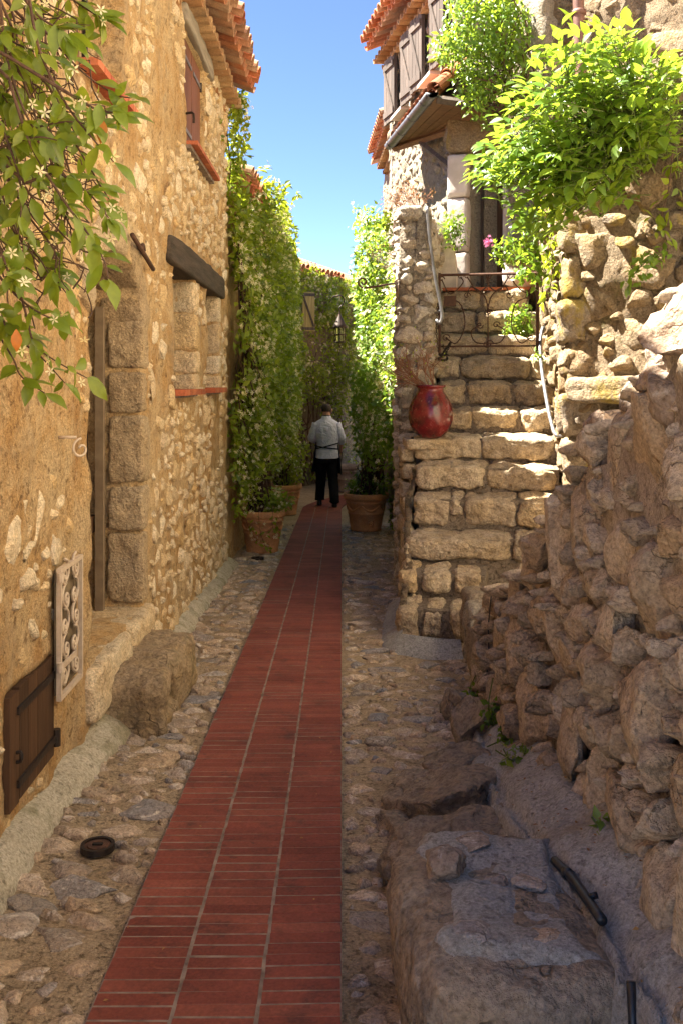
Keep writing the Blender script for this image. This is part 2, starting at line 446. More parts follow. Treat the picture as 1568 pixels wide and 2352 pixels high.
M['nleaf'] = leaf_mat('glossy_jasmine_leaf', [(0.10, 0.165, 0.014), (0.19, 0.25, 0.02), (0.13, 0.20, 0.016), (0.24, 0.28, 0.026)], (0.46, 0.52, 0.03), 0.40, 0.3)
M['orangeleaf'] = leaf_mat('withered_orange_leaf', [(0.55, 0.17, 0.02), (0.48, 0.20, 0.03)], (0.6, 0.25, 0.03), 0.4)
M['petal'] = leaf_mat('cream_jasmine_petal', [(0.80, 0.70, 0.36), (0.84, 0.78, 0.54), (0.74, 0.60, 0.26)], (0.85, 0.75, 0.4), 0.3, 0.6)
M['pink'] = leaf_mat('pink_petal', [(0.60, 0.13, 0.30), (0.70, 0.22, 0.40)], (0.7, 0.2, 0.4), 0.3, 0.6)
M['vine'] = plain_mat('brown_vine_stem', (0.12, 0.065, 0.04), (0.06, 0.032, 0.02), 0.9, 0, 40, 0.5)
M['drytwig'] = plain_mat('dry_red_twig', (0.26, 0.12, 0.065), (0.17, 0.075, 0.04), 0.9, 0, 40)
M['greystem'] = plain_mat('dry_grey_twig', (0.24, 0.20, 0.155), (0.15, 0.11, 0.08), 0.9, 0, 40)
M['greenstem'] = plain_mat('green_shoot', (0.11, 0.15, 0.03), (0.08, 0.10, 0.02), 0.7, 0, 40)
M['dryleaf'] = leaf_mat('fallen_dry_leaf', [(0.34, 0.16, 0.06), (0.22, 0.10, 0.04), (0.42, 0.25, 0.08)], (0.4, 0.2, 0.08), 0.2, 0.8)
M['skin'] = plain_mat('skin', (0.58, 0.30, 0.20), (0.52, 0.26, 0.17), 0.55, 0, 20, 0.1, 0.4)
M['hair'] = plain_mat('short_dark_hair', (0.05, 0.032, 0.024), (0.03, 0.02, 0.016), 0.8, 0, 60, 0.5)
def cloth(name, a, b, scale=9, bs=0.8):
    t = NT(name)
    n = t.noise(scale, 3, 0.5, dist=0.8)
    t.bsdf(t.ramp(n, [(0.3, b), (0.7, a)]), 0.9, t.bump(n, bs, 0.03), spec=0.15)
    return t.m
M['jacket'] = cloth('pale_jacket_cloth', (0.66, 0.66, 0.78), (0.54, 0.54, 0.66), 13, 1.0)
M['trousers'] = cloth('black_trouser_cloth', (0.014, 0.013, 0.014), (0.007, 0.007, 0.008))
M['apron'] = cloth('dark_blue_apron_cloth', (0.012, 0.016, 0.026), (0.007, 0.009, 0.014))
M['shoe'] = plain_mat('black_leather', (0.01, 0.01, 0.01), (0.006, 0.006, 0.006), 0.35)
def glassm():
    t = NT('greenish_lantern_glass')
    t.bsdf((0.45, 0.55, 0.22), 0.12, None, 0, 0.5, **{"Transmission Weight": 0.75, "IOR": 1.45})
    return t.m
M['glass'] = glassm()

# ---------------------------------------------------------------- rocks, blocks, packing
_ICO = {}
def ico(sub):
    if sub not in _ICO:
        bm = bmesh.new(); bmesh.ops.create_icosphere(bm, subdivisions=sub, radius=1.0)
        V = np.array([v.co[:] for v in bm.verts]); F = np.array([[v.index for v in f.verts] for f in bm.faces])
        bm.free(); _ICO[sub] = (V, F)
    return _ICO[sub]

def rock_np(seed, sub=3, cuts=10, rough=0.10, box=0.55):
    V, F = ico(sub)
    r = np.random.RandomState(seed)
    V = V.copy()
    L = (np.abs(V) ** 5).sum(1) ** (1 / 5)
    V = V * (1 - box) + (V / L[:, None]) * box
    for k in range(cuts):
        n = unit(r.normal(size=3)); d = r.uniform(0.52, 0.90)
        t = np.maximum(V @ n - d, 0)
        V = V - np.outer(t, n)
    N = V / np.linalg.norm(V, axis=1)[:, None]
    V = V + N * (rough * fbm(V * 1.9 + seed * 3.3, 2 + sub if sub > 2 else 3, seed, 0.60))[:, None]
    lo, hi = V.min(0), V.max(0)
    return (V - (lo + hi) / 2) / ((hi - lo) / 2), F

NT_ROCK = 24
ROCKS = {s: [rock_np(11 + i, s, 16, 0.10) for i in range(NT_ROCK)] for s in (2, 3, 4)}
_RM = {}
def rock_mesh(sub, i, mat):
    k = (sub, i, mat.name)
    if k not in _RM:
        V, F = ROCKS[sub][i]
        me = new_mesh("stone", V, [F], True); me.materials.append(mat); _RM[k] = me
    return _RM[k]

def rotn(ang):
    c, s = math.cos(ang), math.sin(ang)
    return np.array([[c, -s, 0], [s, c, 0], [0, 0, 1]])

def lay_stones(stones, name, stuff, mat, parent, limit=300, sub=3, farsub=2, seed=0):
    """stones: list of (centre, 3x3 frame, half sizes). The largest in view become parts, the rest one joined part."""
    r = random.Random(seed)
    stones = sorted(stones, key=lambda q: -max(q[2][0], q[2][1]) / max(q[0][1], 0.8))
    W = WORLD[parent.name]
    for c, R, h in stones[:limit]:
        me = rock_mesh(sub if max(h) / max(c[1], 0.8) > 0.006 else farsub, r.randrange(NT_ROCK), mat)
        o = bpy.data.objects.new(name, me); COL.objects.link(o); o.parent = parent
        flip = np.diag([-1.0, -1.0, 1.0]) if r.random() < 0.5 else np.eye(3)
        Rm = np.asarray(R) @ flip
        o.rotation_euler = Matrix(Rm.tolist()).to_euler()
        o.scale = tuple(float(x) for x in h)
        o.location = Vector(c) - W
    rest = stones[limit:]
    if rest:
        Vs, Fs, n = [], [], 0
        for c, R, h in rest:
            V, F = ROCKS[farsub][r.randrange(NT_ROCK)]
            Vs.append((V * np.asarray(h)) @ np.asarray(R).T + np.asarray(c)); Fs.append(F + n); n += len(V)
        me = new_mesh(stuff, np.concatenate(Vs), [np.concatenate(Fs)], True); me.materials.append(mat)
        o = link(stuff, me, parent); o["kind"] = "stuff"

def pack(n_by_size, sample, ok=None, gap=0.9, seed=0, aspect=(1.0, 1.9)):
    """Dart throwing of ellipses, largest first. Returns (p, q, half_p, half_q, tilt)."""
    r = np.random.RandomState(seed)
    A = np.zeros((6000, 4)); T = []; n = 0
    for size, jitter, tries in n_by_size:
        for _ in range(tries):
            if n >= 6000: break
            p, q = sample(r)
            s = size * r.uniform(1 - jitter, 1 + jitter)
            asp = r.uniform(*aspect)
            a, b = s * math.sqrt(asp), s / math.sqrt(asp)
            if ok is not None and not ok(p, q, a, b): continue
            if n:
                d = ((A[:n, 0] - p) / (A[:n, 2] + a)) ** 2 + ((A[:n, 1] - q) / (A[:n, 3] + b)) ** 2
                if d.min() < gap * gap: continue
            A[n] = (p, q, a, b); T.append(r.uniform(-0.25, 0.25)); n += 1
    return [(A[i, 0], A[i, 1], A[i, 2], A[i, 3], T[i]) for i in range(n)]

_CUBE = {}
def cube_grid(n):
    if n not in _CUBE:
        bm = bmesh.new(); bmesh.ops.create_cube(bm, size=2.0)
        bmesh.ops.subdivide_edges(bm, edges=bm.edges[:], cuts=n - 1, use_grid_fill=True)
        bm.verts.index_update()
        V = np.array([v.co[:] for v in bm.verts]); F = np.array([[v.index for v in f.verts] for f in bm.faces])
        bm.free(); _CUBE[n] = (V, F)
    return _CUBE[n]

def block_np(half, seed, n=8, rnd=9, amp=0.018, freq=5.0):
    V, F = cube_grid(n)
    L = (np.abs(V) ** rnd).sum(1) ** (1.0 / rnd)
    U = V / L[:, None]
    W = U * np.asarray(half, float)
    N = U / np.linalg.norm(U, axis=1)[:, None]
    W = W + N * (amp * fbm(W * freq + seed * 5.1, 5, seed, 0.6))[:, None]
    return W, F

def block(name, mat, parent, c, half, seed, R=None, n=8, rnd=9, amp=0.018, freq=5.0, skew=None):
    V, F = block_np(half, seed, n, rnd, amp, freq)
    if R is not None: V = V @ np.asarray(R).T
    V = V + np.asarray(c, float)
    me = new_mesh(name, V, [F], True); me.materials.append(mat)
    return link(name, me, parent)

# ---------------------------------------------------------------- walls
class Frame:
    """A vertical wall plane: origin (x, y), horizontal direction t, outward normal n."""
    def __init__(s, p0, p1, side=1):
        p0 = np.array(p0, float); p1 = np.array(p1, float)
        s.o = p0; s.len = np.linalg.norm(p1 - p0); s.t = (p1 - p0) / s.len
        s.nrm = np.array([s.t[1], -s.t[0]]) * side
        z = np.array([0, 0, 1.0])
        s.t3 = np.array([*s.t, 0.0]); s.n3 = np.array([*s.nrm, 0.0])
        R = np.stack([s.t3, z, s.n3], 1)
        if np.linalg.det(R) < 0: R = np.stack([-s.t3, z, s.n3], 1)
        s.R = R
    def w(s, a, z, d=0.0):
        a = np.asarray(a, float); z = np.asarray(z, float); d = np.asarray(d, float)
        a, z, d = np.broadcast_arrays(a, z, d)
        x = s.o[0] + s.t[0] * a + s.nrm[0] * d
        y = s.o[1] + s.t[1] * a + s.nrm[1] * d
        return np.stack([x, y, z], -1)

def wall_panel(name, fr, zlo, zhi, mat, parent, res=0.03, amp=0.02, freq=2.2, holes=(), depth=0.5, seed=0, a0=0.0, a1=None, top=None, batter=0.0, off=0.0, gain=0.58):
    """holes: ('rect', a0, a1, z0, z1) or ('arch', a0, a1, z0, zs, zt). The borders (openings too) are carried back by depth."""
    a1 = fr.len if a1 is None else a1
    ax = list(np.linspace(a0, a1, max(2, int((a1 - a0) / res) + 1))); zx = list(np.linspace(zlo, zhi, max(2, int((zhi - zlo) / res) + 1)))
    def snap(lst, v):
        i = int(np.argmin(np.abs(np.array(lst) - v))); lst[i] = v
    for h in holes:
        snap(ax, h[1]); snap(ax, h[2]); snap(zx, h[3]); snap(zx, h[4])
    ax = np.array(ax); zx = np.array(zx)
    A, Z = np.meshgrid(ax, zx, indexing='ij')
    na, nz = A.shape
    Ac = (A[1:, 1:] + A[:-1, :-1]) / 2; Zc = (Z[1:, 1:] + Z[:-1, :-1]) / 2
    keep = np.ones(Ac.shape, bool)
    if top is not None: keep &= Zc < top(Ac)
    for h in holes:
        inr = (Ac > h[1]) & (Ac < h[2]) & (Zc > h[3]) & (Zc < h[4])
        if h[0] == 'arch':
            m = (h[1] + h[2]) / 2; ha = (h[2] - h[1]) / 2
            inr |= (((Ac - m) / ha) ** 2 + ((Zc - h[4]) / (h[5] - h[4])) ** 2 < 1) & (Zc > h[4])
        keep &= ~inr
    idx = np.arange(na * nz).reshape(na, nz)
    q = np.stack([idx[:-1, :-1], idx[1:, :-1], idx[1:, 1:], idx[:-1, 1:]], -1)[keep]
    e = np.concatenate([q[:, [0, 1]], q[:, [1, 2]], q[:, [2, 3]], q[:, [3, 0]]])
    key = np.sort(e, 1); code = key[:, 0].astype(np.int64) * (na * nz) + key[:, 1]
    uq, inv, cnt = np.unique(code, return_inverse=True, return_counts=True)
    be = e[cnt[inv] == 1]
    A = A.ravel().copy(); Z = Z.ravel().copy()
    bv = np.unique(be)
    for h in holes:
        if h[0] == 'arch':
            m = (h[1] + h[2]) / 2; ha = (h[2] - h[1]) / 2; hz = h[5] - h[4]
            rr = np.sqrt(((A[bv] - m) / ha) ** 2 + ((Z[bv] - h[4]) / hz) ** 2)
            s = (Z[bv] >= h[4] - 1e-6) & (rr < 1.35) & (rr > 0.6)
            v = bv[s]; A[v] = m + (A[v] - m) / rr[s]; Z[v] = h[4] + (Z[v] - h[4]) / rr[s]
    X = fr.w(A, Z)
    fr.dsp = lambda P3: amp * fbm(P3 * freq + seed * 9.1, 3, seed, 0.55)
    D = amp * fbm(X * freq + seed * 9.1, 7, seed, gain) - batter * (Z - zlo) + off
    V = fr.w(A, Z, D)
    used = np.unique(q); remap = -np.ones(na * nz, int); remap[used] = np.arange(len(used))
    Vf = V[used]; q = remap[q]; be = remap[be]
    bu = np.unique(be); bm_ = -np.ones(len(Vf), int); bm_[bu] = np.arange(len(bu)) + len(Vf)
    back = Vf[bu] - fr.n3 * depth
    sk = np.stack([be[:, 1], be[:, 0], bm_[be[:, 0]], bm_[be[:, 1]]], 1)
    me = new_mesh(name, np.concatenate([Vf, back]), [np.concatenate([q, sk])], True); me.materials.append(mat)
    return link(name, me, parent)

def wall_stones(fr, items, prot=(0.3, 0.6), depth=(0.03, 0.07), seed=0, batter=0.0, z0=0.0):
    r = random.Random(seed); out = []
    if not items: return out
    DD = fr.dsp(fr.w(np.array([i[0] for i in items]), np.array([i[1] for i in items])))
    for (a, z, ha, hz, tilt), dd in zip(items, DD):
        d = r.uniform(*depth); c = fr.w(a, z, dd + d * (r.uniform(*prot) - 1.0) - batter * (z - z0))
        R = fr.R @ rotn(tilt)
        tx, ty = r.uniform(-0.12, 0.12), r.uniform(-0.12, 0.12)
        Rx = np.array([[1, 0, 0], [0, math.cos(tx), -math.sin(tx)], [0, math.sin(tx), math.cos(tx)]])
        Ry = np.array([[math.cos(ty), 0, math.sin(ty)], [0, 1, 0], [-math.sin(ty), 0, math.cos(ty)]])
        out.append((c, R @ Rx @ Ry, (ha, hz, d)))
    return out

# ---------------------------------------------------------------- leaves
LEAF_LO = (np.array([(0, 0, 0), (0.27, 0.42, 0.07), (0, 0.45, -0.02), (-0.27, 0.42, 0.07), (0, 1, -0.10)], float),
           np.array([(0, 1, 2), (1, 4, 2), (0, 2, 3), (3, 2, 4)]))
def leaf_hi():
    V = [(0, 0, 0)]; T = []
    st = [(0.14, 0.10), (0.32, 0.20), (0.52, 0.235), (0.72, 0.17), (0.88, 0.075)]
    for y, w in st:
        zc = -0.22 * y * y
        V += [(-w, y, zc + 0.30 * w), (0, y, zc), (w, y, zc + 0.30 * w)]
    V.append((0, 1.0, -0.24)); e = len(V) - 1
    T += [(0, 2, 1), (0, 3, 2)]
    for k in range(len(st) - 1):
        b = 1 + 3 * k; c = b + 3
        T += [(b, b + 1, c + 1), (b, c + 1, c), (b + 1, b + 2, c + 2), (b + 1, c + 2, c + 1)]
    b = 1 + 3 * (len(st) - 1)
    T += [(b, b + 1, e), (b + 1, b + 2, e)]
    return np.array(V, float), np.array(T)
LEAF_HI = leaf_hi()
def star_tpl():
    V = [(0, 0, 0)]; T = []
    for k in range(5):
        a = k * 2 * math.pi / 5
        for r, da in ((0.55, -0.28), (1.0, 0.12), (0.62, 0.36)):
            V.append((r * math.cos(a + da), r * math.sin(a + da), 0.15 * r))
        b = 1 + 3 * k; T += [(0, b, b + 1), (0, b + 1, b + 2)]
    return np.array(V, float), np.array(T)
STAR = star_tpl()

def frames(D, Nn):
    D = D / (np.linalg.norm(D, axis=1)[:, None] + 1e-9)
    X = np.cross(D, Nn); X /= np.linalg.norm(X, axis=1)[:, None] + 1e-9
    Z = np.cross(X, D)
    return X, D, Z

def scatter(tpl, pts, D, Nn, size):
    V, T = tpl
    X, Y, Z = frames(D, Nn)
    size = np.asarray(size, float)[:, None, None]
    W = (V[None, :, 0:1] * X[:, None, :] + V[None, :, 1:2] * Y[:, None, :] + V[None, :, 2:3] * Z[:, None, :]) * size + pts[:, None, :]
    n = len(pts)
    Fc = (T[None] + (np.arange(n) * len(V))[:, None, None]).reshape(-1, 3)
    return W.reshape(-1, 3), Fc

def leaves(name, mat, parent, pts, D, Nn, size, tpl=LEAF_LO, stuff=True, smooth=True):
    V, Fc = scatter(tpl, np.asarray(pts), np.asarray(D), np.asarray(Nn), size)
    me = new_mesh(name, V, [Fc], smooth); me.materials.append(mat)
    o = link(name, me, parent)
    if stuff: o["kind"] = "stuff"
    return o

_LM = {}
def leaf_obj(name, mat, parent, p, d, n, size):
    if mat.name not in _LM:
        me = new_mesh("leaf", LEAF_HI[0], [LEAF_HI[1]], True); me.materials.append(mat); _LM[mat.name] = me
    X, Y, Z = [v[0] for v in frames(np.array([d], float), np.array([n], float))]
    o = bpy.data.objects.new(name, _LM[mat.name]); COL.objects.link(o); o.parent = parent
    o.rotation_euler = Matrix(np.stack([X, Y, Z], 1).tolist()).to_euler()
    o.scale = (size, size, size)
    o.location = Vector(p) - WORLD[parent.name]
    return o
# ================================================================ GROUND, LANE, PATH
def sheet(name, xs, ys, zf, mat, disp=0.0, freq=3.0, seed=0, drop=None):
    X, Y = np.meshgrid(xs, ys, indexing='ij')
    p = np.stack([X.ravel(), Y.ravel(), np.zeros(X.size)], 1)
    z = zf(X.ravel(), Y.ravel()) + (disp * fbm(p * freq, 5, seed) if disp else 0)
    V = np.stack([X.ravel(), Y.ravel(), z], 1)
    idx = np.arange(X.size).reshape(X.shape)
    q = np.stack([idx[:-1, :-1], idx[1:, :-1], idx[1:, 1:], idx[:-1, 1:]], -1).reshape(-1, 4)
    me = new_mesh(name, V, [q], True); me.materials.append(mat)
    return link(name, me)

gx = np.array([-400, -120, -40, -14, -6, -3, 3, 6, 14, 40, 120, 400.0])
gy = np.concatenate([[-400, -120, -40, -14], np.arange(-6, 30.1, 2.0), [45, 100, 250, 600]])
ground = tag(sheet("ground", gx, gy, lambda x, y: G(np.clip(y, -12, 40)) - 0.16, M['ground']), kind="structure")

def path_mid(Y):
    return -0.335 + np.where(Y > 17.0, 0.13 * np.maximum(Y - 17.0, 0) ** 1.8, 0)

def lane_z(x, y):
    # gentle swell of the paving, rising to the right under the rocks and to the left wall
    return G(y) - 0.006 + 0.02 * np.clip((x - 0.55) / 0.3, 0, 1) * (y < 7) + 0.015 * np.clip((-x - 0.95) / 0.2, 0, 1)
lane = tag(sheet("cobbled_lane", np.arange(-1.30, 1.62, 0.035), np.arange(1.2, 25.0, 0.05), lane_z, M['mortar'], 0.010, 5.0, 3), kind="structure")

def side_ok(p, q, a, b):
    m = float(path_mid(q))
    if abs(p - m) < 0.335 + a * 0.75: return False
    if p < -1.12: return False
    if q > 16.9 and p > m: return q < 19
    if q < 3.2 and p > 0.22: return False
    if q < 5.0 and p > 0.62: return False
    if 6.4 < q < 8.0 and p > 0.36: return False
    if (p + 0.90) ** 2 + (q - 3.63) ** 2 < (0.07 + a) ** 2: return False
    return p < 0.98
items = pack([(0.088, 0.25, 2500), (0.058, 0.25, 5000), (0.036, 0.3, 9000), (0.022, 0.3, 5000)],
             lambda r: (r.uniform(-1.15, 1.0), 1.9 + 12.5 * r.uniform(0, 1) ** 1.35), side_ok, 0.88, 5, (1.0, 2.0))
rs = random.Random(4)
cob = []
for p, q, a, b, tl in items:
    c = np.array([p, q, float(lane_z(np.array(p), np.array(q))) - 0.0125 + rs.uniform(-0.004, 0.007)])
    cob.append((c, rotn(tl * 1.6), (a, b * 0.95, 0.028 + 0.008 * rs.random())))
lay_stones(cob, "cobble", "cobbles", M['cobble'], lane, 300, 3, 2, 8)

# brick path: three columns of narrow red bricks laid across
path = tag(sheet("brick_path", np.linspace(-0.335, 0.335, 7), np.arange(1.5, 21.5, 0.12), lambda x, y: G(y) + 0.0152, M['joint']), kind="structure")
me = path.data
co = np.zeros(len(me.vertices) * 3); me.vertices.foreach_get("co", co); co = co.reshape(-1, 3)
co[:, 0] += path_mid(co[:, 1]); me.vertices.foreach_set("co", co.ravel()); me.update()
BP, BL, BWD = 0.0600, 0.2178, 0.0573
def brick_tpl():
    # bevelled top, open bottom
    hx, hy, b = BL / 2, BWD / 2, 0.003
    V = [(-hx, -hy, -0.02), (hx, -hy, -0.02), (hx, hy, -0.02), (-hx, hy, -0.02),
         (-hx, -hy, -b), (hx, -hy, -b), (hx, hy, -b), (-hx, hy, -b),
         (-hx + b, -hy + b, 0), (hx - b, -hy + b, 0), (hx - b, hy - b, 0), (-hx + b, hy - b, 0)]
    Q = [(0, 1, 5, 4), (1, 2, 6, 5), (2, 3, 7, 6), (3, 0, 4, 7), (4, 5, 9, 8), (5, 6, 10, 9), (6, 7, 11, 10), (7, 4, 8, 11), (8, 9, 10, 11)]
    return np.array(V, float), np.array(Q)
BV, BQ = brick_tpl()
bme = new_mesh("brick", BV, [BQ], False); bme.materials.append(M['brick'])
rb = random.Random(12)
bm_all = MB(); nb = 0
for i in range(int((20.6 - 1.9) / BP)):
    yy = 1.9 + i * BP
    m = float(path_mid(np.array(yy))); sl = (float(path_mid(np.array(yy + 0.05))) - m) / 0.05
    for k in (-1, 0, 1):
        c = np.array([m + k * (BL + 0.0075) + rb.uniform(-0.0015, 0.0015), yy + rb.uniform(-0.002, 0.002) + 0.008 * k + 0.0045 * math.sin(i * 0.7 + k * 2), float(G(yy)) + 0.0165 + rb.uniform(-0.0006, 0.0008)])
        ang = rb.uniform(-0.010, 0.010) + 0.03 * (k > 0) - math.atan(sl)
        R = rotn(ang)
        tilt = rb.uniform(-0.004, 0.004)
        if nb < 300:
            o = bpy.data.objects.new("brick", bme); COL.objects.link(o); o.parent = path
            o.location = Vector(c); o.rotation_euler = (0.036 * -1 + tilt, tilt, ang)
        else:
            bm_all.add(BV @ R.T + c, BQ)
        nb += 1
o = bm_all.build("paving_brick", M['brick'], path); o["kind"] = "stuff"

# ================================================================ LEFT HOUSE
LX = -1.20
house1 = thing("stone_house", "ochre stone house with brown shutters and a charred beam over two openings", "house", (LX, 7.0, -0.25))
fl = Frame((LX, -6.0), (LX, 10.35), 1)                   # a = Y + 6
DOOR = ('arch', 10.73, 11.90, 0.24, 1.92, 2.30)
HOLES = [DOOR, ('rect', 13.10, 14.06, 1.50, 2.44), ('rect', 14.78, 15.58, 1.50, 2.44),
         ('rect', 13.62, 14.64, 3.44, 4.33), ('rect', 10.52, 11.42, 3.08, 4.1),
         ('rect', 9.54, 10.09, 0.05, 0.47)]
wall_panel("wall", fl, -0.75, 4.72, M['plaster'], house1, 0.02, 0.016, 3.0, HOLES, 0.5, 1, 8.0, 16.35, gain=0.56, off=-0.006)
mb = MB()
mb.box((LX - 2.5, 1.40, 2.0), (2.5 - 0.5, 0.58, 2.75)).box((LX - 2.5, 6.0, 2.0), (1.98, 4.33, 2.75))
mb.box((LX - 0.27, 1.40, 2.0), (0.25, 0.58, 2.74))
mb.build("wall", M['plaster'], house1)
def lok(a, z, ha, hz):
    for h in HOLES:
        zt = h[5] if h[0] == 'arch' else h[4]
        if h[1] - ha - 0.02 < a < h[2] + ha + 0.02 and h[3] - hz - 0.02 < z < zt + hz + 0.02: return False
    if 12.6 < a < 16.1 and 2.40 - hz < z < 2.68 + hz: return False
    if 11.88 - ha < a < 12.12 + ha and 0.2 < z < 2.3: return False
    if 10.0 < a < 11.4 and z < 0.30: return False
    nn = vn1(a, z)
    lim = (0.02 if z < 2.3 else -0.25) if a < 11.6 else (-0.65 if a < 13.2 else -0.9)
    return nn > lim + (0.15 if z > 0.2 else -0.2)
def vn1(a, z):
    return float(vnoise(np.array([[a * 1.1, z * 1.1, 4.2]]), 5)[0]) + 0.5 * float(vnoise(np.array([[a * 3.1, z * 3.1, 1.2]]), 9)[0])
items = pack([(0.115, 0.3, 500), (0.078, 0.3, 2600), (0.052, 0.3, 7500), (0.033, 0.35, 11000)],
             lambda r: (9.2 + 7.1 * r.uniform() ** 0.75, r.uniform(-0.35, 4.6)), lok, 0.96, 21, (0.7, 1.9))
lay_stones(wall_stones(fl, [i for i in items if i[0] < 12.6], (0.10, 0.48), (0.034, 0.055), 3) + wall_stones(fl, [i for i in items if i[0] >= 12.6], (0.26, 0.64), (0.034, 0.055), 3), "stone", "small_stones", M['ochre_stone'], house1, 300, 3, 2, 2)

# door leaf in its deep arched recess, hewn jamb stones on the far side
DX = LX - 0.30
mb = MB()
door = MB().box((DX - 0.06, 5.33, 1.22), (0.02, 0.62, 1.06)).build("door", M['door_dark'], house1)
for k in range(6):
    MB().box((DX - 0.025, 4.78 + 0.2 * k, 1.22), (0.015, 0.096, 1.05)).build("plank", M['darkwood'], door)
MB().box((DX + 0.02, 5.33, 0.75), (0.012, 0.55, 0.05)).build("rail", M['darkwood'], door)
MB().box((LX - 0.232, 5.845, 1.12), (0.024, 0.025, 0.92)).build("door_jamb", plain_mat('smooth_brown_render', (0.22, 0.16, 0.10), (0.17, 0.12, 0.075), 0.95), house1)
zs = [0.26, 0.70, 0.98, 1.40, 1.66, 1.97]
for k in range(len(zs) - 1):
    zc, hz = (zs[k] + zs[k + 1]) / 2, (zs[k + 1] - zs[k]) / 2 - 0.012
    ww = 0.10 + 0.045 * ((k * 7) % 3)
    block("jamb_stone", M['jamb_stone'], house1, (LX - 0.085, 5.885 + ww / 2, zc), (0.105, ww / 2 + 0.02, hz), 40 + k, n=14, rnd=12, amp=0.012, freq=11)
for k in range(5):                                    # voussoirs of the segmental arch
    t0 = math.pi * (0.02 + 0.19 * k); th = t0 + 0.28
    c = np.array([LX - 0.106, 5.315 + 0.675 * math.cos(th), 1.93 + 0.47 * math.sin(th)])
    ang = th - math.pi / 2
    R = np.array([[1, 0, 0], [0, math.cos(ang), -math.sin(ang)], [0, math.sin(ang), math.cos(ang)]])
    block("arch_stone", M['jamb_stone'], house1, c, (0.125, 0.165, 0.105), 60 + k, R, n=12, rnd=10, amp=0.012, freq=9)
block("threshold", M['ochre_stone'], house1, (LX - 0.13, 5.05, 0.10), (0.19, 0.42, 0.135), 71, n=14, rnd=10, amp=0.012, freq=7)
block("threshold", M['ochre_stone'], house1, (LX - 0.13, 5.78, 0.10), (0.20, 0.30, 0.138), 72, n=14, rnd=10, amp=0.012, freq=7)

# two small openings under the charred beam
block("lintel", M['beam'], house1, (LX - 0.08, 8.42, 2.53), (0.11, 1.62, 0.105), 80, n=16, rnd=14, amp=0.010, freq=5)
for k, (y0, y1) in enumerate(((7.10, 8.06), (8.78, 9.58))):
    for j, (z0, z1) in enumerate(((1.50, 1.66), (1.66, 1.85), (1.85, 2.16), (2.16, 2.42))):
        block("jamb_stone", M['ochre_stone'], house1, (LX - 0.13, y1 + 0.08, (z0 + z1) / 2), (0.145, 0.095, (z1 - z0) / 2 - 0.004), 90 + k * 9 + j, n=9, rnd=9, amp=0.014, freq=9)
    MB().box((LX - 0.46, (y0 + y1) / 2, 1.97), (0.02, (y1 - y0) / 2, 0.5)).build("window", M['dark'], house1)
    s = MB().box((LX - 0.14, (y0 + y1) / 2, 1.488), (0.17, (y1 - y0) / 2 - 0.02, 0.012)).build("window_sill", M['joint'], house1)
    n = int((y1 - y0 + 0.1) / 0.115)
    for i in range(n):
        w = (y1 - y0 + 0.06) / n
        MB().box((LX - 0.10 + rb.uniform(-.004, .004), y0 - 0.03 + w * (i + 0.5), 1.515 + rb.uniform(-.002, .002)), (0.185, w / 2 - 0.003, 0.022)).build("tile", M['sillbrick'], s)

# upper window: two closed brown shutters, plank by plank
for j in range(2):
    y0 = 7.65 + j * 0.495
    sh = MB().box((LX - 0.075, y0 + 0.245, 3.885), (0.012, 0.24, 0.43)).build("shutter", M['brownwood'], house1)
    for k in range(4):
        MB().box((LX - 0.05, y0 + 0.065 + 0.12 * k, 3.885), (0.013, 0.0575, 0.432)).build("plank", M['brownwood'], sh)
    for z in (3.60, 4.17):
        MB().box((LX - 0.033, y0 + 0.27, z), (0.004, 0.19, 0.016)).build("strap_hinge", M['steel'], sh)
        MB().tube([(LX - 0.03, y0 + (0.02 if j == 0 else 0.475), z - 0.04), (LX - 0.03, y0 + (0.02 if j == 0 else 0.475), z + 0.04)], 0.012).build("hinge_pin", M['iron'], sh)
s = MB().box((LX - 0.05, 8.3, 3.415), (0.09, 0.70, 0.014)).build("window_sill", M['joint'], house1)
for i in range(12):
    MB().box((LX + 0.005, 7.63 + 0.117 * i + 0.05, 3.448), (0.085, 0.055, 0.016)).build("tile", M['sillbrick'], s)
block("lintel", M['greybeam'], house1, (LX - 0.05, 8.25, 4.41), (0.09, 0.80, 0.075), 85, n=14, rnd=14, amp=0.010, freq=5)
MB().tube(smooth_path([(LX, 7.58, 3.66), (LX + 0.06, 7.56, 3.66), (LX + 0.07, 7.55, 3.62), (LX + 0.07, 7.55, 3.58)], 8), 0.010).build("shutter_hook", M['iron'], house1)

# near upper window with iron bars
for i in range(7):
    MB().box((LX + 0.015, 4.52 + 0.13 * i + 0.06, 3.07), (0.07, 0.061, 0.018)).build("sill_tile", M['sillbrick'], house1)
MB().box((LX - 0.42, 4.97, 3.6), (0.02, 0.5, 0.55)).build("window", M['dark'], house1)
for y in (4.56, 4.72):
    MB().box((LX - 0.03, y, 3.59), (0.012, 0.012, 0.51)).build("window_bar", M['iron'], house1)

